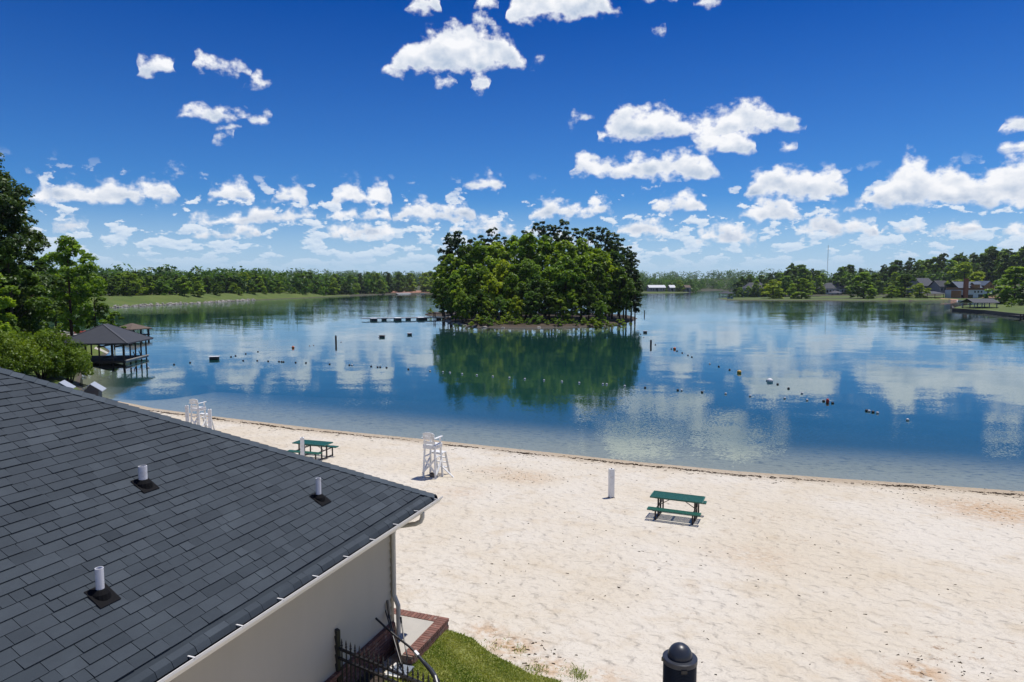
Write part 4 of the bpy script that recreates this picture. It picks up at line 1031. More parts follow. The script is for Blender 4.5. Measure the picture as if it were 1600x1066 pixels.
FAR = [(993, 511, 'w'), (997, 516.5, 'w'), (1001, 522.5, 'b'), (1006, 527.5, 'w'), (1024, 539, 'b'), (1049, 545.6, 'b'), (1058, 549, 'b'), (1066, 552, 'b'), (1075, 555.6, 'b'), (1081, 558.3, 'b'), (1109, 569, 'w'), (1123, 573.2, 'b'), (1140, 578.3, 'b'), (1199, 595.5, 'b'), (1215, 601, 'b'), (1232, 607.6, 'b'), (1253, 615.3, 'w'), (1287, 627.4, 'b'), (1301, 630.5, 'b'),
       (272, 570, 'b'), (297, 567, 'b'), (361, 558, 'b'), (368, 556.4, 'b'), (384, 553.4, 'b'), (403, 550, 'b'), (484, 540.6, 'w'), (490, 540, 'w'), (533, 535, 'w'), (232, 575, 'w'), (592, 527.6, 'w'), (728, 517, 'w'), (714, 516.5, 'w')]
for lst, word in ((NEAR, 'nearer'), (FAR, 'farther')):
    for x, y, k in lst:
        o = link('float', FM[k]); p = at(x, y); o.location = (p.x, p.y, 0.03); o.rotation_euler = (rng.uniform(-.2, .2), rng.uniform(-.2, .2), rng.uniform(0, 3))
        tag(o, BL[k][0] % word, 'float', '%s floats of the %s swim line' % ('white' if k == 'w' else 'black', word))
for x, y, k, l in ((458, 544, 'o', 'orange and white buoy on the swim line left of the dark marker pile'), (1155, 583, 'y', 'yellow round buoy on the swim line right of the island reflection'), (1203, 597, 'W', 'large white round buoy, biggest float right of the island'), (1293, 629, 'r', 'upright red buoy where the two swim lines meet'), (1054, 546, 'o', 'small orange buoy on the swim line just right of the island')):
    o = link('buoy', FM[k]); p = at(x, y); o.location = (p.x, p.y, 0.08); tag(o, l, 'buoy')
def marker_pile(x, y, h, label):
    p = at(x, y); t = thing('marker_pile', label, 'pile', (p.x, p.y, 0))
    m = MB(); m.lathe([(0.15, -2), (0.14, h), (0.08, h + 0.03)], 12); m.build('shaft', M['dark_wood'], t); m = MB(); m.lathe([(0.15, h), (0.15, h + 0.05), (0.02, h + 0.14)], 12); m.build('cap', M['dark_gutter'], t)
marker_pile(525, 537, 1.15, 'dark marker pile standing in the water left of the island')
marker_pile(1017, 540, 0.75, 'short dark pile in the swim line right of the island')
marker_pile(1007, 492, 1.3, 'thin dark pile in the water off the right tip of the island')
def raft(x, y, L, Wd, rz, label, matn):
    p = at(x, y); t = thing('swim_raft', label, 'raft', (p.x, p.y, 0), rz)
    m = MB()
    for k in range(6): m.box((0, -Wd / 2 + Wd * (k + .5) / 6, 0.34), (L, Wd / 6 - .02, 0.05))
    m.build('deck', M[matn], t)
    for sy in (-1, 1): m = MB(); m.tube([(-L / 2 + .1, sy * Wd * .32, .12), (L / 2 - .1, sy * Wd * .32, .12)], .19, 10); m.build('pontoon', M['float_black'], t)
raft(335, 561.5, 1.15, 1.0, 0.2, 'low white swim raft floating right of the boathouse', 'float_white')
raft(597, 527, 1.1, 0.8, 0.1, 'small grey raft floating below the long dock', 'pale_wood')
raft(640, 523.5, 0.9, 0.9, 0.3, 'small dark raft with white deck near the island shore', 'float_white')
raft(1008, 520, 0.8, 0.6, 0.0, 'small white slab float off the right tip of the island', 'float_white')

# the dock off the island: walkway, three wide platforms, dark floats under it
dk = thing('floating_dock', 'long white floating dock with three square platforms reaching out from the island', 'dock', tuple(at(640, 499.5)))
a = at(578, 500.6); b = at(700, 498.6); dd = (b - a).normalized(); dy_ = Vector((-dd.y, dd.x, 0)); Ld = (b - a).length
m = MB(); m.box((a + b) / 2 + UP * 0.50, (Ld + 4, 1.5, 0.22), dd, dy_, UP); m.build('walkway', M['white_trim'], dk, world=True)
for px in (582, 621, 659):
    c = at(px, 500.2); c = a + dd * (c - a).dot(dd) - dy_ * 1.1
    m = MB(); m.box(c + UP * 0.56, (1.6, 3.6, 0.14), dd, dy_, UP); m.build('platform', M['white_paint'], dk, world=True)
    m = MB(); m.box(c + UP * 0.20, (1.5, 3.4, 0.56), dd, dy_, UP); m.build('pontoon', M['float_black'], dk, world=True)
for px in (600, 640, 668, 692):
    c = at(px, 500.2); c = a + dd * (c - a).dot(dd)
    m = MB(); m.box(c + UP * 0.18, (1.2, 1.2, 0.52), dd, dy_, UP); m.build('pontoon', M['float_black'], dk, world=True)
for px in (679, 694):
    for sy in (-1, 1):
        c = at(px, 499); m = MB(); m.lathe([(0.11, -2), (0.11, 1.9), (0.04, 1.95)], 10, c + dy_ * sy * 0.8); m.build('pile', M['dark_wood'], dk, world=True)
m = MB()
for sy in (-1, 1): m.bar(at(666, 499) + UP * 1.4 + dy_ * sy * .7, at(706, 498) + UP * 1.5 + dy_ * sy * .7, 0.06, 0.06)
m.build('handrail', M['dark_wood'], dk, world=True)

# ------------------------------------------------------------------ trees
def leaves(rg, lobes, n, leaf, up=0.8, fill=0.55, clump=0.0, flat=1.0):
    """leaf-sized faces gathered in clumps through a set of ellipsoid lobes; returns vertices, quads and a tone per leaf"""
    L = np.array(lobes, float); w = L[:, 3] * L[:, 5] + L[:, 3] * L[:, 4]; w /= w.sum()
    idx = rg.choice(len(L), n, p=w)
    d = rg.normal(size=(n, 3)); d /= np.linalg.norm(d, axis=1)[:, None]
    if clump > 0:                                        # leaves gather about twig ends
        k = max(3, int(26 * clump)); cd = rg.normal(size=(len(L), k, 3)); cd /= np.linalg.norm(cd, axis=2)[..., None]
        cd[..., 2] = np.where(cd[..., 2] < -0.35, -cd[..., 2] * 0.6, cd[..., 2])
        c = cd[idx, rg.integers(0, k, n)]; d = c + d * 0.34; d /= np.linalg.norm(d, axis=1)[:, None]
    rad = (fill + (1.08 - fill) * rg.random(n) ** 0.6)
    P = L[idx, :3] + d * L[idx, 3:6] * rad[:, None]
    nr = d * 0.55 + rg.normal(size=(n, 3)) * 0.55 + np.array([0, 0, up]); nr /= np.linalg.norm(nr, axis=1)[:, None]
    a = np.cross(nr, rg.normal(size=(n, 3))); a /= np.linalg.norm(a, axis=1)[:, None]; b = np.cross(nr, a)
    sz = leaf * rg.uniform(0.6, 1.35, n)[:, None]
    V = np.stack([P - a * sz, P - b * sz * 0.55 * flat + nr * sz * .08, P + a * sz, P + b * sz * 0.55 * flat + nr * sz * .08], 1).reshape(-1, 3)
    Q = np.arange(4 * n).reshape(-1, 4)
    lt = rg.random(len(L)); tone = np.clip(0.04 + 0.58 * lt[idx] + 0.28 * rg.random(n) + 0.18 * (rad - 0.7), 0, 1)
    return V, Q, tone
def limbs(mb, rg, H, r, lobes, k, bend=0.03, base=0.0):
    """tapered trunk with limbs out to some of the lobes"""
    pts = [Vector((rg.normal(0, bend) * z, rg.normal(0, bend) * z, z * H)) for z in (0, .15, .35, .55, .75, .93)]
    pts[0].z = -0.4; pts[0].x = pts[0].y = 0
    mb.tube(pts, [r * 1.25, r, r * .82, r * .62, r * .4, r * .12], 7)
    for i in rg.choice(len(lobes), min(k, len(lobes)), replace=False):
        e = Vector(lobes[i][:3]); f = min(0.9, max(0.15, (e.z / H) * rg.uniform(0.62, 0.85))); j = f / 0.93 * 5
        s0 = pts[0].lerp(pts[-1], f); lo = min(4, int(np.searchsorted([0, .15, .35, .55, .75, .93], f)) - 1); lo = max(0, lo)
        zz = [0, .15, .35, .55, .75, .93]; s0 = pts[lo].lerp(pts[lo + 1], (f - zz[lo]) / (zz[lo + 1] - zz[lo]))
        mid = s0.lerp(e, 0.55) + Vector((0, 0, (e - s0).length * 0.08)); rr = r * (0.42 - 0.3 * f)
        mb.tube([s0, mid, e], [rr, rr * .6, rr * .15], 5)
def broad_lobes(rg, H, Rd, n, low=0.22):
    out = []
    for i in range(n):
        f = (i + rg.random()) / n; z = low + (1 - low) * f
        env = math.sin(math.pi * min(1, (z - low) / (1 - low) * 0.82 + 0.16)) ** 0.7
        a = i * 2.4 + rg.normal(0, .5); rr = Rd * env * rg.uniform(0.25, 0.88) * (0.25 if f > 0.93 else 1)
        s = Rd * rg.uniform(0.17, 0.36) * (0.75 + 0.25 * env)
        out.append((rr * math.cos(a), rr * math.sin(a), z * H - s * 0.5, s, s, s * rg.uniform(0.62, 0.9)))
    return out
def pine_lobes(rg, H, Rd, n, low=0.42):
    out = []
    for i in range(n):
        f = (i + rg.random()) / n; z = low + (1 - low) * f
        env = (1 - f) ** 0.55 * (0.55 + 0.45 * min(1, f * 5)) + 0.16
        a = i * 2.4 + rg.normal(0, .6); rr = Rd * env * rg.uniform(0.3, 0.9)
        s = Rd * rg.uniform(0.17, 0.33) * (0.6 + 0.5 * env)
        out.append((rr * math.cos(a), rr * math.sin(a), z * H - 0.3, s, s, s * rg.uniform(0.55, 0.95)))
    return out
def tree_proto(kind, seed, H, Rd, n_lobes, n_leaf, leaf, mats, label, cat, name, r=0.22, low=0.22, clump=0.5, nl=9, fill=0.5, up=0.85, bark='bark'):
    rg = np.random.default_rng(seed)
    lb = (broad_lobes if kind == 'b' else pine_lobes)(rg, H, Rd, n_lobes, low)
    t = thing(name, label, cat)
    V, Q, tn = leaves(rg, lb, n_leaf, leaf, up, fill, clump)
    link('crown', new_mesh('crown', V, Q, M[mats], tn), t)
    m = MB(); limbs(m, rg, H, r, lb, nl); m.build('trunk', M[bark], t, smooth=True)
    return t
PR = {}
def protos():
    for i in range(4):
        PR['oak%d' % i] = tree_proto('b', 100 + i, 15, 5.2, 36, 7000, 0.30, 'leaf_oak', 'tree', 'tree', 'broadleaf_tree', low=0.26)
        PR['pin%d' % i] = tree_proto('p', 200 + i, 22, 4.3, 40, 6000, 0.30, 'leaf_pine', 'tree', 'tree', 'pine_tree', r=0.26, clump=0.45, fill=0.35)
    for i in range(3):
        PR['lit%d' % i] = tree_proto('b', 300 + i, 12, 4.4, 34, 6000, 0.28, 'leaf_light', 'tree', 'tree', 'broadleaf_tree', low=0.14)
        PR['drk%d' % i] = tree_proto('b', 400 + i, 15, 4.8, 34, 6000, 0.30, 'leaf_dark', 'tree', 'tree', 'broadleaf_tree', low=0.24)
    for i in range(3):                                   # lighter meshes for the far shores
        PR['foak%d' % i] = tree_proto('b', 500 + i, 15, 5.6, 24, 2200, 0.60, 'leaf_oak', 'tree', 'tree', 'broadleaf_tree', low=0.03, nl=4)
        PR['fdrk%d' % i] = tree_proto('b', 520 + i, 15, 5.4, 24, 2200, 0.60, 'leaf_dark', 'tree', 'tree', 'broadleaf_tree', low=0.03, nl=4)
        PR['fpin%d' % i] = tree_proto('p', 540 + i, 20, 5.2, 26, 2200, 0.60, 'leaf_pine', 'tree', 'tree', 'pine_tree', nl=4, low=0.06)
    for i in range(2):
        PR['flit%d' % i] = tree_proto('b', 560 + i, 12, 5.0, 24, 2200, 0.52, 'leaf_light', 'tree', 'tree', 'broadleaf_tree', low=0.03, nl=4)
    PR['shr0'] = tree_proto('b', 600, 2.0, 1.3, 9, 700, 0.16, 'leaf_oak', 'shrub', 'shrub', 'shrub', r=0.05, low=0.1, nl=5)
    PR['shr1'] = tree_proto('b', 601, 2.0, 1.3, 9, 700, 0.16, 'leaf_light', 'shrub', 'shrub', 'shrub', r=0.05, low=0.1, nl=5)
protos()
PH = {'oak': 15, 'pin': 22, 'lit': 12, 'drk': 15, 'foa': 15, 'fdr': 15, 'fpi': 20, 'fli': 12, 'shr': 2.0}
used = set()
def plant(kind, x, y, h, label, group=None, wide=1.0, z=None):
    """stand a copy (the first time the original) of a kind of tree at x, y with height h"""
    P = PR[kind]; s = h / PH[kind[:3]]
    zz = zg(x, y) if z is None else z
    sw = s ** 0.8 * wide if h > 3 else s * wide
    if kind not in used:
        used.add(kind); t = P; t.location = (x, y, zz); t.rotation_euler = (0, 0, rng.uniform(0, 6.28)); t['label'] = label
        if group: t['group'] = group
    else:
        t = copy_thing(P, (x, y, zz), rng.uniform(0, 6.28), None, label, group)
        if not group and 'group' in t: del t['group']
    t.scale = (sw, sw, s)
    return t
def hgt(px, py_top, d, z0): return CAMZ + (446 - py_top) * d / F - z0
rng.seed(77)
# --- the island wood: heights follow the outline of the crowns in the photograph
TOP = [(672, 470), (684, 410), (692, 388), (700, 366), (712, 360), (726, 362), (740, 368), (756, 366), (768, 356), (780, 362), (796, 368), (812, 358), (826, 352), (842, 346), (860, 350), (878, 344), (894, 352), (908, 354), (926, 352), (944, 356), (958, 360), (972, 372), (986, 388), (996, 408), (1004, 430), (1010, 458)]
def top_at(px): return float(np.interp(px, [t[0] for t in TOP], [t[1] for t in TOP]))
def isl(px, Y): p = atd(px, 500, Y); return p.x, p.y
IG = 'trees of the island wood'
LBL = {'oak': 'mid green broadleaf tree in the island wood', 'drk': 'dark broadleaf tree in the island wood', 'lit': 'bright yellow-green broadleaf tree in the island wood', 'pin': 'tall dark pine rising out of the island wood'}
def isle_tree(kind, px, Y, py=None, wide=1.0, label=None):
    x, y = isl(px, Y); z = zg(x, y); h = hgt(px, top_at(px) if py is None else py, Y, z)
    return plant(kind, x, y, max(3, h), label or LBL[kind[:3]], None if label else IG + (' (%s)' % kind[:3] if 0 else ''), wide)
for i, (px, Y, dy) in enumerate([(704, 196, 0), (716, 190, 2), (770, 194, 0), (792, 200, 6), (842, 196, 0), (862, 188, 4), (880, 192, 0), (900, 198, 6), (918, 190, 2), (938, 194, 2), (952, 182, 4), (966, 186, 2), (978, 176, 6), (986, 172, 8), (738, 200, 6), (756, 196, 4), (822, 190, 6), (992, 168, 22), (974, 168, 30), (692, 186, 12)]):
    isle_tree('pin%d' % (i % 4), px, Y, top_at(px) + dy)
for i, (px, Y, py, k) in enumerate([(706, 178, 400, 'oak'), (730, 180, 384, 'drk'), (750, 176, 378, 'oak'), (776, 178, 380, 'oak'), (804, 180, 372, 'oak'), (828, 172, 366, 'oak'), (852, 176, 372, 'drk'), (880, 170, 378, 'oak'), (908, 174, 376, 'oak'), (932, 170, 388, 'oak'), (956, 172, 394, 'drk'),
                                 (712, 166, 428, 'oak'), (728, 162, 432, 'lit'), (748, 164, 412, 'oak'), (764, 160, 425, 'lit'), (788, 166, 408, 'lit'), (800, 160, 428, 'lit'), (822, 164, 405, 'oak'), (838, 158, 430, 'drk'), (858, 162, 418, 'oak'), (884, 158, 402, 'oak'), (908, 160, 400, 'oak'), (932, 160, 412, 'drk'), (946, 166, 404, 'lit'), (968, 164, 420, 'drk'),
                                 (700, 172, 446, 'drk'), (736, 154, 462, 'oak'), (762, 153, 470, 'lit'), (782, 155, 462, 'oak'), (806, 152, 462, 'lit'), (830, 153, 455, 'oak'), (850, 154, 440, 'drk'), (876, 153, 458, 'lit'), (894, 154, 452, 'oak'), (920, 155, 440, 'drk'), (938, 153, 470, 'oak'), (722, 157, 455, 'lit'), (752, 154, 452, 'drk'), (815, 160, 440, 'drk'), (868, 156, 445, 'drk')]):
    isle_tree('%s%d' % (k, i % (4 if k == 'oak' else 3)), px, Y, py, 0.95 if py > 420 else 1.05)
isle_tree('pin1', 694, 184, 432, 0.8, 'lone small pine at the left end of the island, bare below')
for i, (px, Y) in enumerate([(724, 148.5), (746, 148), (762, 148), (800, 147.5), (826, 148), (856, 148), (900, 148.5), (926, 149), (944, 150), (958, 153), (970, 156), (984, 160), (712, 152), (782, 147.5), (872, 147.5), (736, 149), (755, 150), (773, 149.5), (790, 150), (812, 149), (838, 149), (847, 150.5), (866, 150), (884, 149.5), (893, 150.5), (912, 150), (934, 151), (950, 152.5), (690, 205), (673, 209)]):
    x, y = isl(px, Y); plant('shr%d' % (i % 2), x, y, rng.uniform(0.9, 2.2), 'low green shrub along the island shore', 'shrubs on the island shore', 1.2)
# stones and pale rocks at the island's edge
rk = []
def rock_mesh(seed):
    rg = np.random.default_rng(seed); bm_ = MB(); n = 7; rings = [(0.0, -0.4), (0.7, -0.3), (1.0, 0.05), (0.75, 0.4), (0.3, 0.55)]
    bm_.lathe([(max(r, .02), z) for r, z in rings], n); v = np.array(bm_.v) * rg.uniform(0.75, 1.25, (len(bm_.v), 3)); return new_mesh('rock', v, bm_.f, M['rock'], bm_.t)
RK = [rock_mesh(i) for i in range(4)]
for i, (px, py, s) in enumerate([(704, 504, .9), (709, 506, .7), (716, 507.5, 1.0), (727, 509.5, .6), (741, 511, .5), (758, 512, .5), (786, 512.6, .4), (842, 512.3, .5), (700, 502, .7), (944, 509.6, .5), (722, 508.4, .6)]):
    o = link('rock', RK[i % 4]); p = at(px, py); o.location = (p.x, p.y, 0.05); o.scale = (s, s, s * .8); o.rotation_euler = (0, 0, i); tag(o, 'pale rock at the water line of the island', 'rock', 'rocks on the island shore')

# --- left bank: pines at the edge of the frame, the airy tree, the bright bush
def near_tree(name, kind, seed, base, H, Rd, nlobe, nleaf, leaf, matn, label, r, low, clump=0.5, fill=0.45, nl=14, up=0.75, bark='bark', cat='tree', extra=None):
    t = tree_proto(kind, seed, H, Rd, nlobe, nleaf, leaf, matn, label, cat, name, r, low, clump, nl, fill, up, bark)
    t.location = (base.x, base.y, zg(base.x, base.y)); return t
def stand(px, Y): p = atd(px, 520, Y); return Vector((p.x, p.y, 0))
def H_at(px, py, Y): b = stand(px, Y); return hgt(px, py, Y, zg(b.x, b.y))
near_tree('pine_tree', 'p', 31, stand(-10, 66), H_at(-10, 240, 66), 5.6, 54, 19000, 0.20, 'leaf_pine', 'tall dark pine cut off by the left edge of the photo', 0.30, 0.16, 0.5, 0.3, 20)
near_tree('pine_tree', 'p', 32, stand(22, 70), H_at(22, 276, 70), 5.6, 50, 17000, 0.20, 'leaf_pine', 'second tall dark pine from the left edge, behind the bright bush', 0.26, 0.14, 0.5, 0.3, 18)
near_tree('broadleaf_tree', 'b', 33, stand(20, 64), H_at(20, 385, 64), 3.6, 26, 11000, 0.19, 'leaf_dark', 'dark broadleaf tree below the pines at the left edge', 0.20, 0.12)
near_tree('broadleaf_tree', 'b', 38, stand(-30, 60), H_at(-30, 400, 60), 4.0, 26, 11000, 0.19, 'leaf_oak', 'green tree mostly cut off by the left edge beside the bush', 0.20, 0.12)
near_tree('pine_tree', 'p', 39, stand(56, 78), H_at(56, 392, 78), 2.9, 24, 6500, 0.20, 'leaf_pine', 'smaller dark pine right of the two tall pines', 0.16, 0.12, 0.5, 0.3)
near_tree('broadleaf_tree', 'b', 34, stand(112, 93), H_at(116, 372, 93), 4.9, 44, 13500, 0.20, 'leaf_oak', 'airy broadleaf tree with a leaning dark stem behind the boathouse', 0.20, 0.24, 0.42, 0.55, 22, 0.5, 'red_bark')
near_tree('broadleaf_tree', 'b', 35, stand(88, 98), H_at(88, 425, 98), 3.4, 22, 5200, 0.21, 'leaf_oak', 'lower broadleaf tree just left of the airy tree', 0.15, 0.2, 0.42, 0.5)
near_tree('broadleaf_tree', 'b', 36, stand(150, 101), H_at(150, 446, 101), 3.0, 20, 4500, 0.21, 'leaf_dark', 'low spreading tree right of the airy tree, over the boathouse roof', 0.14, 0.3, 0.42, 0.5)
near_tree('broadleaf_tree', 'b', 37, stand(178, 99), H_at(178, 487, 99), 1.9, 12, 1800, 0.19, 'leaf_oak', 'small tree whose leaves show over the boathouse ridge', 0.09, 0.45, 0.42, 0.5)
near_tree('broadleaf_tree', 'b', 40, stand(62, 90), H_at(62, 452, 90), 3.0, 20, 5200, 0.20, 'leaf_dark', 'dark broadleaf tree between the pines and the airy tree', 0.15, 0.15, 0.42, 0.5)
def near_bush(px, Y, H, Rd, seed, n, label, matn='leaf_bush'):
    rg = np.random.default_rng(seed); b = stand(px, Y); t = thing('bush', label, 'bush', (b.x, b.y, zg(b.x, b.y)))
    lb = []
    for i in range(26):
        a = i * 2.4; rr = Rd * math.sqrt((i + .5) / 26) * 0.82; s = Rd * rg.uniform(0.22, 0.34); zt = H * (1 - 0.62 * (rr / Rd) ** 2) * rg.uniform(0.72, 1.0)
        lb.append((rr * math.cos(a), rr * math.sin(a), max(0.25, zt - s), s, s, s * 0.9)); lb.append((rr * 1.08 * math.cos(a), rr * 1.08 * math.sin(a), max(0.3, zt * 0.45), s, s, s))
    V, Q, tn = leaves(rg, lb, n, 0.095, 0.5, 0.45, 0.6); link('foliage', new_mesh('foliage', V, Q, M[matn], tn), t)
    m = MB()
    for i in range(7): a = i * 0.9; m.tube([(0.1 * math.cos(a), 0.1 * math.sin(a), -0.2), (Rd * .3 * math.cos(a), Rd * .3 * math.sin(a), H * .35), (Rd * .55 * math.cos(a), Rd * .55 * math.sin(a), H * .6)], [0.06, .045, .015], 6)
    m.build('stem', M['bark'], t); return t
near_bush(62, 60, 5.3, 3.7, 51, 26000, 'large bright green bush rising behind the roof ridge')
near_bush(5, 56, 5.2, 3.3, 52, 20000, 'bright green bush at the left edge, above the roof peak')
near_bush(106, 61, 3.2, 1.7, 53, 9000, 'lower bright green bush at the water beside the boathouse')

# --- the boathouse with a hipped roof on the water, and what stands round it
gA = at(196, 569.5); gB = at(231, 560); gz = 0.42
gx = (gB - gA); gx.z = 0; Lr = gx.length; gx.normalize(); gy = Vector((-gx.y, gx.x, 0))
if gy.x > 0: gy = -gy                                   # towards the bank
FW = 6.6
boat_h = thing('boathouse', 'open boathouse with a dark hipped roof standing in the water by the left bank', 'boathouse', (gA.x, gA.y, 0))
def gp(a, b, z): return gA + gx * a + gy * b + UP * z
m = MB(); rg = random.Random(3)
for k in range(26): m.box(gp(Lr * (k + .5) / 26, FW / 2, gz - 0.03), (Lr / 26 - 0.02, FW, 0.05), gx, gy, UP, rg.random())
m.build('deck', M['dark_wood'], boat_h, world=True)
m = MB(); m.box(gp(-0.03, FW / 2, gz - 0.14), (0.05, FW + .1, 0.24), gx, gy, UP); m.box(gp(Lr + .03, FW / 2, gz - 0.14), (0.05, FW + .1, 0.24), gx, gy, UP); m.box(gp(Lr / 2, FW, gz - 0.139), (Lr, 0.05, 0.24), gx, gy, UP)
m.build('fascia_board', M['dark_wood'], boat_h, world=True)
m = MB(); m.box(gp(Lr / 2, -0.05, gz + 0.02), (Lr + .1, 0.22, 0.10), gx, gy, UP); m.box(gp(Lr / 2, -0.06, gz - 0.16), (Lr + .06, 0.06, 0.16), gx, gy, UP); m.build('rim_board', M['pale_wood'], boat_h, world=True)
EV = 2.42
for a in (0.1, Lr * .27, Lr * .5, Lr * .75, Lr - .1):
    for b in (0.12, FW * .42, FW - .2):
        if b == FW * .42 and 0.2 < a < Lr - .3 and a != Lr * .5: continue
        m = MB(); m.box(gp(a, b, (EV - 2.0) / 2), (0.13, 0.13, EV + 2.0), gx, gy, UP); m.build('pile', M['dark_wood'], boat_h, world=True)
for b in (FW * .2, FW * .63, FW * .8):
    m = MB(); m.box(gp(0.08, b, (EV - 2.0) / 2), (0.12, 0.12, EV + 2.0), gx, gy, UP); m.build('pile', M['dark_wood'], boat_h, world=True)
m = MB()
for b in (0.12, FW - .2): m.box(gp(Lr / 2, b, EV - 0.05), (Lr + .3, 0.10, 0.22), gx, gy, UP)
for a in (0.1, Lr - .1): m.box(gp(a, FW / 2, EV - 0.051), (0.10, FW - .4, 0.22), gx, gy, UP)
m.box(gp(Lr * .62, FW * .25, EV - 0.55), (Lr * .7, 0.16, 0.16), gx, gy, UP); m.box(gp(Lr * .62, FW * .55, EV - 0.56), (Lr * .7, 0.16, 0.16), gx, gy, UP)
m.build('beam', M['dark_wood'], boat_h, world=True)
for a in (Lr * .5, Lr * .75):
    m = MB(); m.bar(gp(a, 0.15, gz + 0.05), gp(a - .6, 0.15, gz + 0.75), 0.07, 0.09); m.build('brace', M['dark_wood'], boat_h, world=True)
m = MB(); m.hip_roof(gp(Lr / 2, FW / 2, EV + 0.06), Lr, FW, 2.0, 1.2, gx, 0.55, 0.14); m.build('roof', M['slate_roof'], boat_h, world=True)
m = MB()
for sa, sb_ in ((-1, -1), (1, -1), (1, 1), (-1, 1)):
    m.bar(gp(Lr / 2 + sa * (Lr / 2 + .53), FW / 2 + sb_ * (FW / 2 + .53), EV + .08), gp(Lr / 2 + sa * .6, FW / 2, EV + 2.07), 0.2, 0.03)
m.build('hip_cap', M['grey_roof'], boat_h, world=True)
jb = thing('canoe', 'low dark upturned canoe lying on the boathouse deck', 'canoe', tuple(gp(Lr * .35, FW * .42, gz)), math.atan2(gx.y, gx.x))
m = MB(); m.v = []; prof = [(-1.9, .02), (-1.5, .22), (-.7, .36), (0.2, .38), (1.0, .33), (1.6, .2), (1.95, .02)]
m.tube([(x, 0, 0.16) for x, r in prof], [max(r, .02) for x, r in prof], 12); m.v = [(a, b, 0.0 if c < 0.12 else (c - .12) * .9) for a, b, c in m.v]; m.build('hull', M['dark_gutter'], jb)
m = MB(); m.box((0, 0, 0.36), (3.2, 0.04, 0.03)); m.build('keel', M['dark_wood'], jb)
def shed(name, c, L, Wd, h, rh, X, roofm, wallm, label, cat='shed', hip=True, posts=False, door=True):
    t = thing(name, label, cat, tuple(c)); X = Vector(X).normalized(); Y = Vector((-X.y, X.x, 0))
    if posts:
        for sx in (-1, 1):
            for sy in (-1, 1):
                m = MB(); m.box(c + X * sx * (L / 2 - .2) + Y * sy * (Wd / 2 - .2) + UP * (h / 2 - .4), (0.2, 0.2, h + .8), X, Y, UP); m.build('post', M[wallm], t, world=True)
        m = MB(); m.box(c + UP * 0.28, (L * .95, Wd * .95, 0.12), X, Y, UP); m.build('deck', M['dark_wood'], t, world=True)
    else:
        m = MB(); m.box(c + UP * (h / 2 - .3), (L * .9, Wd * .9, h + .6), X, Y, UP); m.build('wall', M[wallm], t, world=True)
        if door:
            sgn = -1 if Y.y > 0 else 1
            m = MB(); m.box(c + Y * sgn * (Wd * .45) + UP * h * .42, (L * .3, 0.06, h * .8), X, Y, UP); m.build('door', M['window_glass'], t, world=True)
    m = MB()
    (m.hip_roof(c + UP * h, L, Wd, rh, max(.3, L - Wd), X, .25, .12) if hip else m.gable_roof(c + UP * h, L + .5, Wd + .5, rh, X))
    m.build('roof', M[roofm], t, world=True)
    return t
c = stand(72, 84); shed('garden_shed', Vector((c.x, c.y, zg(c.x, c.y))), 3.8, 3.0, 1.9, 0.7, (0.9, 0.3, 0), 'brown_roof', 'grey_wall', 'small brown-roofed shed half hidden by the bush and the trees', 'shed')
# pale dock behind the trees with a red canoe and a bench
dkp = at(122, 526.5); dk2 = thing('wooden_dock', 'pale wooden dock seen between the stems left of the boathouse roof', 'dock', (dkp.x, dkp.y, 0))
m = MB(); m.box(dkp + UP * .5, (7.5, 5, 0.12), (0.95, 0.3, 0), (-0.3, 0.95, 0), UP); m.build('deck', M['pale_wood'], dk2, world=True)
for sx in (-1, 1):
    for sy in (-1, 1): m = MB(); m.lathe([(.1, -2), (.1, 1.3), (.05, 1.35)], 8, dkp + Vector((0.95, 0.3, 0)) * sx * 3.4 + Vector((-0.3, 0.95, 0)) * sy * 2.2); m.build('pile', M['dark_wood'], dk2, world=True)
for k, (ox, oy, ma, lb) in enumerate(((0.8, 0.2, 'boat_red', 'red kayak lying on the pale dock behind the trees'), (-1.2, -.6, 'pale_wood', 'tan kayak lying on the pale dock behind the trees'))):
    kk = thing('kayak', lb, 'kayak', (dkp.x + ox, dkp.y + oy, 0.56), 0.35 + .2 * k)
    m = MB(); m.tube([(x, 0, 0.2) for x in (-1.8, -1.2, 0, 1.2, 1.8)], [.03, .26, .36, .26, .03], 10); m.build('hull', M[ma], kk); m = MB(); m.lathe([(.26, .5), (.28, .58), (.2, .56)], 12); m.build('cockpit', M['float_black'], kk)
# path across the lawn
m = MB(); q = [G(150, 542), G(158, 545), G(170, 551.5), G(167, 553), G(157, 548.5), G(147, 545)]
m.add([(p.x, p.y, p.z + .02) for p in q], [(0, 1, 4, 5), (1, 2, 3, 4)]); po = m.build('path', M['concrete']); tag(po, kind='structure')
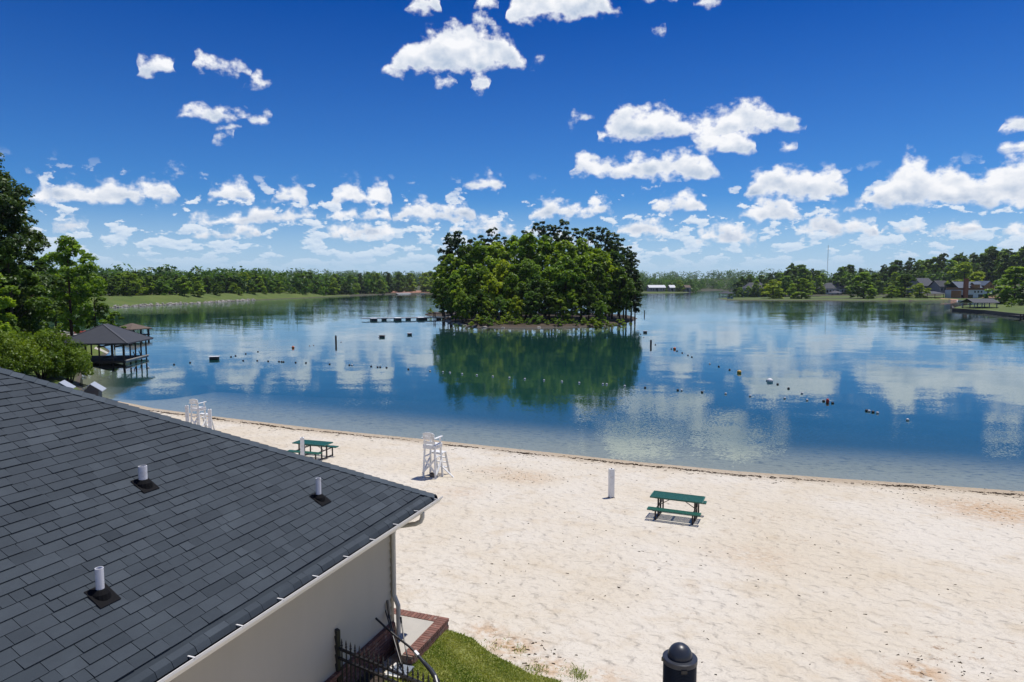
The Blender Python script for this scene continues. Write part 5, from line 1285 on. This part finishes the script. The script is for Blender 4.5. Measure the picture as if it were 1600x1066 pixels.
# two little huts with pale gabled roofs behind the roof edge
for px, py, Y, lb in ((145, 612, 50.0, 'small dark hut with a pale blue gabled roof, in full view past the roof edge'), (97, 603, 51.5, 'small hut with a pale gabled roof, only its ridge showing over the roof edge')):
    c = atd(px, py, Y); g = zg(c.x, c.y); t = thing('hut', lb, 'hut', (c.x, c.y, g))
    X = Vector((0.35, -0.937, 0)); Yv = Vector((0.937, 0.35, 0)); zt = atd(px, 598.5 if px > 120 else 596, Y).z - g
    m = MB(); w = 0.92
    m.prism([( -.48, -.6), (.48, -.6), (.48, .6), (-.48, .6)], -.2, zt - .5); m.v = [tuple(Yv * a + X * b + UP * cc_) for a, b, cc_ in m.v]; m.build('wall', M['float_black'], t)
    m = MB(); k0 = [Yv * -.5 + X * .62 + UP * (zt - .52), Yv * .5 + X * .62 + UP * (zt - .52), X * .62 + UP * (zt - .04)]; k1 = [p - X * 1.24 for p in k0]; m.add(k0 + k1, [(0, 1, 2), (5, 4, 3), (0, 3, 4, 1), (1, 4, 5, 2), (2, 5, 3, 0)]); m.build('gable', M['slate_roof'], t)
    m = MB(); m.gable_roof(UP * (zt - .54), 1.5, 1.5, .56, X, .05); m.build('roof', M['pale_roof'], t)

# ------------------------------------------------------------------ far shores
rng.seed(5)
def water_d(px):        # distance (Y) of the outer shore along a column of the photograph
    lo = [(p[0], at(*p).y) for p in LAKE_PX[25:44]]
    return float(np.interp(px, [p[0] for p in lo], [p[1] for p in lo]))
def far_tree(kind, px, Y, py, label, group=None, wide=1.0):
    p = atd(px, 450, Y); z = zg(p.x, p.y); return plant(kind, p.x, p.y, max(4.0, hgt(px, py, Y, z)), label, group, wide)
DAM_TOP = [(-60, 424), (100, 428), (165, 429), (200, 424), (226, 428), (262, 431), (300, 427), (340, 433), (372, 426), (396, 424), (420, 432), (455, 426), (476, 424), (505, 430), (545, 429), (575, 426), (600, 424), (640, 427), (664, 424), (700, 426), (760, 428)]
FL = {'foak': 'mid green tree in the wood behind the grassy dam', 'fdrk': 'dark green tree in the wood behind the grassy dam', 'fpin': 'dark pine in the wood behind the grassy dam', 'flit': 'pale green tree in the wood behind the grassy dam'}
px = -40.0; k = 0
while px < 715:
    d = water_d(px) + 32
    for row in range(3):
        kd = rng.choice(['foak', 'foak', 'fdrk', 'fdrk', 'fpin', 'fpin', 'flit'] if row < 2 else ['fdrk', 'fpin', 'foak'])
        if row == 0 and kd == 'fpin' and rng.random() < .5: kd = 'foak'
        x = px + rng.uniform(-8, 8) + row * 5
        top = float(np.interp(x, [t[0] for t in DAM_TOP], [t[1] for t in DAM_TOP])) + (rng.uniform(3, 16) if row == 0 else rng.uniform(-2, 5) if row == 1 else rng.uniform(-1, 3))
        if not (604 < x < 660 and row == 0):
            far_tree('%s%d' % (kd, rng.randrange(2 if kd == 'flit' else 3)), x, d + row * 16 + rng.uniform(-4, 8), top, FL[kd], 'trees behind the dam', rng.uniform(1.05, 1.4) if row == 0 else rng.uniform(1.0, 1.25))
    px += 15.5
far_tree('flit0', 597, water_d(597) + 4, 440, 'small pale green tree alone on the shore beside the light road')
for px, py in ((436, 453), (460, 452), (375, 455), (414, 456), (700, 452), (676, 453)): far_tree('foak%d' % (px % 3), px, water_d(px) + 24, py, 'low bushy tree at the foot of the wood behind the dam', 'low trees at the edge of the dam', 1.2)
RL = {'foak': 'mid green tree in the wood above the right shore', 'fdrk': 'dark green tree in the wood above the right shore', 'fpin': 'dark pine in the wood above the right shore', 'flit': 'pale green tree in the wood above the right shore'}
R_TOP = [(1120, 438), (1165, 432), (1188, 430), (1208, 424), (1232, 414), (1260, 411), (1276, 420), (1296, 432), (1312, 416), (1334, 411), (1348, 420), (1372, 420), (1396, 406), (1420, 404), (1442, 404), (1470, 396), (1490, 400), (1520, 392), (1550, 386), (1574, 388), (1600, 382), (1680, 372)]
px = 1150.0
while px < 1690:
    base = 590 if px < 1420 else 590 - (px - 1420) * 0.42
    for row in range(3):
        kd = rng.choice(['foak', 'fdrk', 'fdrk', 'fpin', 'fpin'] if px > 1380 or row else ['foak', 'fdrk', 'foak', 'flit'])
        x = px + rng.uniform(-7, 7) + row * 4
        if 1276 < x < 1303 and row < 2: continue
        top = float(np.interp(x, [t[0] for t in R_TOP], [t[1] for t in R_TOP])) + (rng.uniform(6, 22) if row == 0 else rng.uniform(1, 9) if row == 1 else rng.uniform(-2, 4))
        far_tree('%s%d' % (kd, rng.randrange(2 if kd == 'flit' else 3)), x, base + 22 + row * 20 + rng.uniform(-5, 8), top, RL[kd], 'trees above the right shore', rng.uniform(1.0, 1.3))
    px += 14.5
for kd, x, Y, top, w, lb in (('flit1', 1208, 452, 438, 1.6, 'round pale green tree on the grassy spit, left of two'), ('flit0', 1253, 446, 435, 1.55, 'bright yellow-green tree on the grassy spit, right of two'),
                             ('foak1', 1350, 446, 425, 1.6, 'large spreading green tree on the spit, tallest there'), ('foak2', 1394, 425, 446, 1.7, 'low round tree at the water where the spit meets the bank'),
                             ('fdrk1', 1414, 440, 428, 1.5, 'dark dense tree at the root of the spit'), ('flit1', 1437, 428, 443, 1.5, 'pale green bushy tree right of the dark tree at the spit root'),
                             ('flit0', 1405, 450, 432, 1.1, 'thin yellow-green tree behind the dark tree at the spit root'), ('flit1', 1506, 470, 411, 1.5, 'large pale green tree behind the house under construction'),
                             ('flit0', 1526, 455, 425, 1.5, 'bright yellow-green tree right behind the half-built house'), ('foak0', 1586, 300, 418, 1.6, 'big green tree at the right edge above the boathouse lawn'),
                             ('fdrk2', 1606, 272, 440, 1.5, 'dark tree at the right edge beside the round bush'), ('foak2', 1570, 345, 434, 1.4, 'green tree left of the big tree at the right edge'), ('fdrk0', 1180, 575, 444, 1.0, 'dark small tree left of the pale house with the grey hip roof'),
                             ('fdrk0', 1366, 520, 428, 1.2, 'dark tree just right of the large spreading tree on the spit'), ('foak0', 1228, 540, 432, 1.3, 'tall green tree behind the two trees of the spit'), ('flit0', 1062, 868, 438, 1.5, 'pale green tree beside the long white-roofed building'),
                             ('flit1', 1047, 900, 442, 1.2, 'small pale tree behind the long white-roofed building')):
    far_tree(kd, x, Y, top, lb, None, w * 1.08)
for x, Y, h, lb in ((1581, 255, 3.0, 'round green bush on the lawn beside the right boathouse'), (1137.5, 560, 5.5, 'clipped bush growing behind the small pavilion in the water'), (1357, 430, 2.4, 'dark bush at the end of the grassy spit')):
    p = atd(x, 470, Y); plant('shr0', p.x, p.y, h, lb, None, 1.2, max(0, zg(p.x, p.y)))
for i in range(26):
    x = 1158 + i * 12.5 + rng.uniform(-4, 4)
    if 1292 < x < 1326 or 1166 < x < 1192: continue
    far_tree(rng.choice(['foak0', 'foak1', 'fdrk1', 'fdrk2', 'flit0']), x, 606 - max(0, x - 1350) * .75 + rng.uniform(-8, 12), rng.uniform(446, 455), 'low bushy tree in the gardens of the right shore', 'low trees in the gardens of the right shore', 1.35)
# the far-off wood across the lake: one mass
rg = np.random.default_rng(9); vs, tn = [], []
def mass(th0, th1, r0, r1, n, hmin, hmax):
    for _ in range(n):
        th = rg.uniform(th0, th1); r = r0 + (r1 - r0) * rg.random() ** 1.3; x, y = r * math.sin(th), r * math.cos(th)
        if land(np.array([[x, y]]))[0][0] < 6: continue
        h = rg.uniform(hmin, hmax); w = h * rg.uniform(0.34, 0.5); z = zg(x, y); pine = rg.random() < .45
        lb = [(x + rg.normal(0, w * .45), y + rg.normal(0, w * .45), z + h * f, w * (1.05 - .6 * f * f), w * (1.05 - .6 * f * f), h * .2) for f in (.12, .35, .58, .78)]
        V, Q, t = leaves(rg, lb, 130, 1.5, 0.5, 0.6); vs.append(V); tn.append(t * 0.6 + (0.0 if pine else 0.3))
mass(-0.80, 0.62, 1290, 1420, 520, 15, 22); mass(-0.80, 0.62, 1420, 1800, 800, 16, 24); mass(-0.85, -0.10, 470, 900, 420, 14, 19); mass(0.16, 0.27, 900, 1250, 160, 12, 19); mass(0.30, 0.9, 680, 1200, 380, 16, 22)
V = np.concatenate(vs); t = np.concatenate(tn)
tag(link('far_wood', new_mesh('far_wood', V, np.arange(len(V)).reshape(-1, 4), M['leaf_dark'], t)), 'far-off wood that closes the horizon across the lake', 'wood', kind='stuff')
# rock facing along the dam
rg = np.random.default_rng(12); rv, rf, rt = [], [], []
for i in range(28, 34):
    a, b = at(*LAKE_PX[i]), at(*LAKE_PX[i + 1]); L = (b - a).length
    for _ in range(int(L * 2.4)):
        q = a.lerp(b, rg.random()); n = Vector((-(b - a).y, (b - a).x, 0)).normalized(); o = rg.normal(0.6, 0.7); s = rg.uniform(0.25, 0.7); k = len(rv); c = q + n * o
        m = RK[rg.integers(4)]; z = max(0, zg(c.x, c.y)) if _ % 3 == 0 else max(0, min(.7, .45 * o))
        v = np.array([w.co[:] for w in m.vertices]) * s + np.array([c.x, c.y, z]); rv += v.tolist(); rf += [tuple(i_ + k for i_ in p_.vertices) for p_ in m.polygons]; rt += [rg.random()] * len(m.polygons)
tag(link('riprap', new_mesh('riprap', rv, rf, M['rock'], rt)), 'grey rock facing along the foot of the grassy dam', 'rocks', kind='stuff')
p = G(288, 471); t = thing('outlet_tower', 'small white concrete outlet tower on the rocks of the dam', 'outlet tower', tuple(p))
m = MB(); m.prism([(-1.7, -1.2), (1.7, -1.2), (1.7, 1.2), (-1.7, 1.2)], -1, 1.1); m.build('base', M['rock'], t); m = MB(); m.lathe([(1.1, 1.1), (0.95, 2.3), (0.5, 2.6), (0.05, 2.65)], 8); m.build('cap', M['white_trim'], t)
# landing with a light road, a parked car and a small boat, left of the island
for nm, ma, qs, lift in (('dirt', 'red_clay', [(560, 458.6), (690, 457.2), (700, 454.2), (560, 455.6)], .35), ('road', 'asphalt', [(618, 458.4), (640, 457.9), (652, 453.2), (640, 453.0)], .40), ('road', 'asphalt', [(520, 459.2), (618, 457.2), (618, 456.5), (520, 458.4)], .42)):
    m = MB(); pts = [G(x, y) for x, y in qs]
    m.add([(p.x, p.y, p.z + lift) for p in pts] + [(p.x, p.y, p.z - .5) for p in pts], [(0, 1, 2, 3), (0, 4, 5, 1), (1, 5, 6, 2), (2, 6, 7, 3), (3, 7, 4, 0)]); o = m.build(nm, M[ma]); tag(o, kind='structure')
def car(px, py, rz, label):
    p = G(px, py); t = thing('parked_car', label, 'car', (p.x, p.y, p.z + .4), rz)
    m = MB(); q = [(-2.2, .35), (2.2, .35), (2.25, .8), (1.3, .92), (.6, 1.42), (-1.2, 1.45), (-2.0, .95), (-2.25, .85)]
    n = len(q); m.add([(x, -.85, z) for x, z in q] + [(x, .85, z) for x, z in q], [tuple(range(n)), tuple(reversed(range(n, 2 * n)))] + [(i, n + i, n + (i + 1) % n, (i + 1) % n) for i in range(n)]); m.build('body', M['car_paint'], t)
    m = MB(); m.hexa([(-1.3, -.87, .97), (.9, -.87, .95), (.9, .87, .95), (-1.3, .87, .97), (-1.05, -.87, 1.36), (.5, -.87, 1.34), (.5, .87, 1.34), (-1.05, .87, 1.36)]); m.build('window', M['window_glass'], t)
    for sx in (-1.35, 1.4):
        for sy in (-.8, .8): m = MB(); m.tube([(sx, sy - .1, .33), (sx, sy + .1, .33)], .33, 14); m.build('wheel', M['float_black'], t)
car(644, 454.6, 0.3, 'dark grey car parked on the light road left of the island')
def rowboat(px, py, rz, label, ma, L=4.2):
    p = at(px, py); t = thing('rowing_boat', label, 'boat', (p.x, p.y, 0), rz)
    m = MB(); st = [(-.5, .55, .42), (-.3, .75, .40), (0, .8, .40), (.3, .6, .45), (.48, .1, .55)]; v, f = [], []
    for x, w, h in st: v += [(x * L, -w, h), (x * L, -w * .55, -.12), (x * L, w * .55, -.12), (x * L, w, h), (x * L, w - .08, h), (x * L, w * .45, .02), (x * L, -w * .45, .02), (x * L, -w + .08, h)]
    for i in range(len(st) - 1):
        for j in range(8): f.append((i * 8 + j, i * 8 + (j + 1) % 8, i * 8 + 8 + (j + 1) % 8, i * 8 + 8 + j))
    f += [tuple(range(7, -1, -1)), tuple(range(32, 40))]; m.add(v, f); m.build('hull', M[ma], t)
    for x in (-.22, .12): m = MB(); m.box((x * L, 0, .3), (.25, 1.25, .05)); m.build('seat', M['pale_wood'], t)
rowboat(660, 459.6, .2, 'small white boat at the landing left of the island', 'float_white')
rowboat(1501, 470.6, .1, 'small white boat tied up below the half-built house', 'float_white')

# ------------------------------------------------------------------ houses of the right shore
def wall_windows(t, c, X, Nn, L, zs, n, w, h, skip=()):
    for i in range(n):
        if i in skip: continue
        a = -L / 2 + L * (i + .5) / n
        f = MB(); f.box(c + X * a + Nn * 0.03 + UP * zs, (w + .24, 0.10, h + .24), X, Nn, UP); fo = f.build('window', M['white_trim'], t, world=True)
        g = MB(); g.box(c + X * a + Nn * 0.06 + UP * zs, (w, 0.08, h), X, Nn, UP); go_ = g.build('pane', M['window_glass'], fo); go_.data.transform(Matrix.Translation(-t.location))
def house_at(name, px, Y, py_base, wpx, z_eave_py, z_ridge_py, depth, ang, label, roofm, wallm, hip=True, storeys=1, wins=5, chimney=None, ridge=None):
    """house facing the lake: px is its middle, wpx its width in the photograph; eave and ridge heights from their rows"""
    c = atd(px, py_base, Y); z0 = zg(c.x, c.y); c = Vector((c.x, c.y, z0)); L = wpx * Y / F
    ze = CAMZ + (446 - z_eave_py) * Y / F - z0; zr = CAMZ + (446 - z_ridge_py) * Y / F - z0; rh = max(.8, zr - ze); ze = max(2.2, ze)
    X = Vector((math.cos(ang), math.sin(ang), 0)); Yv = Vector((-X.y, X.x, 0)); t = thing(name, label, 'house', tuple(c)); mid = c + Yv * depth / 2
    m = MB(); m.box(mid + UP * (ze / 2 - .5), (L * .95, depth, ze + 1), X, Yv, UP); m.build('wall', M[wallm], t, world=True)
    m = MB()
    if hip: m.hip_roof(mid + UP * ze, L, depth, rh, ridge or max(1, L - depth), X, .5, .2)
    else: m.gable_roof(mid + UP * ze, L + .8, depth + 1.2, rh, X, .2)
    ro = m.build('roof', M[roofm], t, world=True)
    if not hip:
        m = MB()
        for s_ in (-1, 1):
            q = mid + X * s_ * L * .472; a = [q - Yv * depth / 2 + UP * ze, q + Yv * depth / 2 + UP * ze, q + UP * (ze + rh * .93)]; b = [p_ - X * s_ * .2 for p_ in a]; m.add(a + b, [(0, 1, 2), (5, 4, 3), (0, 3, 4, 1), (1, 4, 5, 2), (2, 5, 3, 0)])
        m.build('gable_wall', M[wallm], t, world=True)
    for s_ in range(storeys):
        hh = ze / storeys
        wall_windows(t, c, X, -Yv, L * .9, hh * (s_ + .52), wins, min(1.6, L / wins * .5), hh * .5, skip=(wins // 2,) if s_ == 0 else ())
    m = MB(); m.box(c - Yv * .04 + UP * (ze / storeys * .40), (L * .9 / wins * .55, .12, ze / storeys * .8), X, Yv, UP); m.build('door', M['window_glass'], t, world=True)
    if chimney:
        m = MB(); q = mid + X * chimney[0] * L / 2 - Yv * depth * .1; m.box(q + UP * (ze + rh * .6), (1.5, 1.1, rh * 1.2 + 1.2), X, Yv, UP); co = m.build('chimney', M[chimney[1]], ro); co.data.transform(Matrix.Translation(-t.location))
    return t, c, X, Yv, L, ze, rh
house_at('lake_house', 1183, 613, 460, 36, 451, 441.5, 10, 0.10, 'pale two-storey house with a grey hip roof left of the two spit trees', 'grey_roof', 'pale_wall', True, 2, 6)
house_at('lake_house', 1309, 610, 461, 44, 451, 442, 11, 0.12, 'long low grey-roofed house with a dark chimney right of the two spit trees', 'grey_roof', 'pale_wall', True, 1, 8, (-.1, 'dark_gutter'))
house_at('lake_house', 1452, 480, 458, 36, 447, 434.5, 12, 0.5, 'brown-grey house with a tall gable roof among the dark trees', 'grey_roof', 'grey_wall', False, 1, 5)
house_at('lake_house', 1481, 470, 458, 30, 448, 438.5, 10, 0.15, 'low grey gabled house between the tall-roofed house and the half-built one', 'slate_roof', 'grey_wall', False, 1, 5)
# the half-built house: wrapped below, bare sheathing and a blue-grey roof above, brick chimney
Yh = 428; c = atd(1524, 466, Yh); c = Vector((c.x, c.y, zg(c.x, c.y))); k = Yh / F; X = Vector((math.cos(.16), math.sin(.16), 0)); Yv = Vector((-X.y, X.x, 0))
def zz(py): return CAMZ + (446 - py) * k - c.z
hb_ = thing('half_built_house', 'large half-built house, white wrap below, bare orange boards and blue-grey roof above', 'house', tuple(c))
L = 64 * k; m = MB(); m.box(c + Yv * 5 + UP * (zz(453.2) / 2 - .5), (L, 10, zz(453.2) + 1), X, Yv, UP); m.build('wrapped_wall', M['house_wrap'], hb_, world=True)
m = MB(); m.box(c + X * L * .36 + Yv * 4.7 + UP * (zz(453.2) + zz(446)) / 2, (L * .27, 10.2, zz(446) - zz(453.2)), X, Yv, UP); m.box(c - X * L * .12 + Yv * 5.5 + UP * (zz(453.1) + zz(449.5)) / 2, (L * .7, 9.0, zz(449.5) - zz(453.1)), X, Yv, UP)
q = c + X * L * .36 + UP * zz(446) - Yv * .4; w = L * .135; m.add([q - X * w, q + X * w, q + UP * (zz(439.5) - zz(446)), q - X * w + Yv * 10, q + X * w + Yv * 10, q + UP * (zz(439.5) - zz(446)) + Yv * 10], [(0, 1, 2), (5, 4, 3), (0, 3, 4, 1), (1, 4, 5, 2), (2, 5, 3, 0)])
m.build('sheathed_wall', M['sheathing'], hb_, world=True)
m = MB(); m.gable_roof(c - X * L * .10 + Yv * 5.4 + UP * zz(450), L * .76, 11, zz(440.2) - zz(450), X, .2); m.build('roof', M['blue_roof'], hb_, world=True)
m = MB(); m.gable_roof(c + X * L * .36 + Yv * 4.7 + UP * zz(446.2), 11.4, L * .31, zz(439) - zz(446.2), Yv, .2); m.build('roof', M['blue_roof'], hb_, world=True)
m = MB(); m.box(c - X * L * .02 - Yv * .2 + UP * (zz(449.8) + zz(444.5)) / 2, (4.2, 2.4, zz(444.5) - zz(449.8)), X, Yv, UP); do_ = m.build('dormer', M['sheathing'], hb_, world=True)
m = MB(); m.gable_roof(c - X * L * .02 - Yv * .0 + UP * zz(444.6), 5.0, 3.4, 1.3, X, .15); o = m.build('dormer_roof', M['blue_roof'], do_); o.data.transform(Matrix.Translation(-hb_.location))
m = MB(); m.box(c - X * L * .30 - Yv * .6 + UP * (zz(436) / 2), (2.6, 1.3, zz(436) + .5), X, Yv, UP); m.build('chimney', M['chimney_brick'], hb_, world=True)
m = MB(); m.box(c - X * L * .50 + Yv * 1 + UP * zz(459) * .9, (.9, 7, 4.5), X, Yv, UP); m.build('side_wall', M['sheathing'], hb_, world=True)
for a, w, z0, z1 in ((-.16, 4.4, 466, 460.5), (.16, 4.2, 466, 460), (-.36, 2.2, 465.5, 461)):
    m = MB(); m.box(c + X * L * a - Yv * .05 + UP * (zz(z0) + zz(z1)) / 2, (w, .2, zz(z1) - zz(z0)), X, Yv, UP); m.build('door_opening', M['window_glass'], hb_, world=True)
for a, py, w, h in ((-.02, 456, 1.0, 1.2), (.07, 456, 1.0, 1.2), (.16, 456, 1.0, 1.2), (.34, 456.5, 1.1, 1.7), (.40, 447.5, .9, 1.2)):
    m = MB(); m.box(c + X * L * a - Yv * (.05 if py > 450 else .45) + UP * zz(py), (w, .2, h), X, Yv, UP); m.build('window', M['window_glass'], hb_, world=True)
# bare red soil before it, pavilions, docks and benches
m = MB(); qs = [G(1460, 466.5), G(1478, 467.5), G(1497, 467.8), G(1500, 465), G(1494, 463), G(1470, 462)]
m.add([(p.x, p.y, p.z + .25) for p in qs] + [(p.x, p.y, p.z - .5) for p in qs], [tuple(range(6))] + [(i, i + 6, (i + 1) % 6 + 6, (i + 1) % 6) for i in range(6)]); tag(m.build('dirt', M['red_clay']), kind='structure')
def pav(name, px, Y, wpx, py_eave, py_ridge, depth, label, roofm, postm='dark_wood', cat='pavilion', z0=None, hip=True, np_=2, ang=.1):
    c = atd(px, 460, Y); z = max(0, zg(c.x, c.y)) if z0 is None else z0; c = Vector((c.x, c.y, z)); k = Y / F; L = wpx * k; ze = CAMZ + (446 - py_eave) * k - z; rh = (py_eave - py_ridge) * k
    X = Vector((math.cos(ang), math.sin(ang), 0)); Yv = Vector((-X.y, X.x, 0)); t = thing(name, label, cat, tuple(c)); mid = c + Yv * depth / 2
    for i in range(np_):
        for s_ in (0.08, .92):
            a = -L * .42 + L * .84 * i / (np_ - 1); m = MB(); m.box(c + X * a + Yv * depth * s_ + UP * (ze / 2 - .75), (.24, .24, ze + 1.5), X, Yv, UP); m.build('post', M[postm], t, world=True)
    m = MB(); m.box(mid + UP * .3, (L * .92, depth * .95, .2), X, Yv, UP); m.build('deck', M['dark_wood'], t, world=True)
    m = MB()
    if hip: m.hip_roof(mid + UP * ze, L, depth, rh, max(.4, L - depth), X, .1, .15)
    else: m.gable_roof(mid + UP * ze, L, depth, rh, X, .15)
    m.build('roof', M[roofm], t, world=True)
    return t, c, X, Yv, L
pav('boat_shelter', 187, 118, 36, 514.5, 506, 4.5, 'brown-roofed boat shelter peeping out behind the dark hipped boathouse', 'brown_roof', cat='boat shelter', z0=0.0, np_=3, ang=-.3)
pav('pavilion', 1308.5, 592, 18, 458, 454.5, 7, 'small open pavilion with a grey hip roof before the long low house', 'grey_roof')
pav('pavilion', 1463, 432, 32, 459, 455.3, 9, 'low wide pavilion with a flat grey hip roof by the red soil', 'grey_roof', 'dark_wood')
pav('pavilion', 1138, 545, 20, 458.5, 455, 8, 'small grey-roofed pavilion standing in the water off the far point', 'slate_roof', z0=0.0)
pav('pavilion', 1557, 405, 18, 465.5, 460, 7, 'little tan hip-roofed pavilion right of the half-built house', 'tan_roof')
pav('boathouse', 1543, 242, 43, 473, 466.8, 7, 'open grey-roofed boathouse with tall posts on the retaining wall at the right', 'grey_roof', 'grey_wall', 'boathouse', None, False, 4, .05)
m = MB(); pts = [at(*q) for q in ((1488, 481.5), (1489, 485.8), (1540, 489.3), (1600, 496.4), (1700, 514.5))]
rwl = thing('retaining_wall', 'dark retaining wall at the water below the right boathouse', 'wall', tuple(pts[1]))
for a, b in zip(pts, pts[1:]): m.bar(a + UP * .2, b + UP * .2, .5, 1.5)
m.build('boards', M['dark_wood'], rwl, world=True)
for px, py, w, lb in ((1452, 469, 16, 'low dark dock by the red soil left of the half-built house'), (1592, 497, 14, 'dark dock corner at the right edge below the lawn')):
    p = at(px, py); kk = p.y / F; t = thing('wooden_dock', lb, 'dock', tuple(p)); m = MB(); m.box(p + UP * .55, (w * kk, 4, .3), (1, .1, 0), (-.1, 1, 0), UP); m.build('deck', M['dark_wood'], t, world=True)
    for s_ in (-.4, 0, .4): m = MB(); m.lathe([(.16, -2), (.16, 1.2), (.1, 1.25)], 8, p + Vector((1, .1, 0)) * w * kk * s_ - Vector((0, 1.8, 0))); m.build('pile', M['dark_wood'], t, world=True)
for px, lb in ((1138.5, 'blue bench on the tip of the grassy spit, the left one'), (1143.5, 'blue bench on the tip of the grassy spit, the right one')):
    p = G(px, 468); t = thing('bench', lb, 'bench', tuple(p), 0.05); m = MB(); m.box((0, 0, .45), (1.6, .5, .08)); m.build('seat', M['blue_plastic'], t); m = MB(); m.box((0, .25, .85), (1.6, .08, .7)); m.build('backrest', M['blue_plastic'], t)
    for sx in (-.7, .7): m = MB(); m.box((sx, 0, .2), (.1, .45, .44)); m.build('leg', M['blue_plastic'], t)
# long white-roofed buildings at the far end, and the thin mast on the ridge
for px, wpx, lb, rm in ((1027, 27, 'long low building with a white roof on the far shore right of the island', 'pale_roof'), (1051, 9, 'small pale-roofed building next to the long white-roofed one', 'pale_roof'), (1075, 9, 'small brown building at the end of the far lawn', 'brown_roof')):
    house_at('far_building', px, 862, 456, wpx, 449.5, 445.5, 9, .15, lb, rm, 'grey_wall', False, 1, 6 if wpx > 12 else 2)
p = atd(1292, 446, 1500); t = thing('radio_mast', 'thin radio mast rising above the far wood on the right', 'mast', (p.x, p.y, zg(p.x, p.y))); z1 = CAMZ + (446 - 384) * 1500 / F - t.location.z
for a in (0, 2.1, 4.2): m = MB(); m.tube([(.9 * math.cos(a), .9 * math.sin(a), 0), (.5 * math.cos(a), .5 * math.sin(a), z1)], .13, 5); m.build('leg', M['grey_wall'], t)
m = MB()
for i in range(30):
    z = z1 * i / 30
    for a in (0, 2.1, 4.2): m.bar((.8 * math.cos(a), .8 * math.sin(a), z), (.8 * math.cos(a + 2.1), .8 * math.sin(a + 2.1), z + z1 / 30), .06, .06)
m.build('lattice', M['grey_wall'], t)
# kinds that were prepared but never planted
for kname, o in PR.items():
    if kname not in used:
        for ch in list(o.children): bpy.data.objects.remove(ch)
        bpy.data.objects.remove(o)

# ------------------------------------------------------------------ the air: a thin haze that pales the far shores
hz = MB(); hz.prism([(-2600, -160), (2600, -160), (2600, 3300), (-2600, 3300)], -6.0, 110.0)
m = bpy.data.materials.new('haze'); m.use_nodes = True; N = NT(m.node_tree); N.n.remove(N.n['Principled BSDF'])
pv = N.new('ShaderNodeVolumePrincipled'); pv.inputs['Color'].default_value = (0.80, 0.90, 1.0, 1); pv.inputs['Density'].default_value = 0.00006; pv.inputs['Anisotropy'].default_value = 0.2
N.l.new(pv.outputs[0], N.n['Material Output'].inputs['Volume']); M['haze'] = m
tag(hz.build('haze', m), kind='stuff')
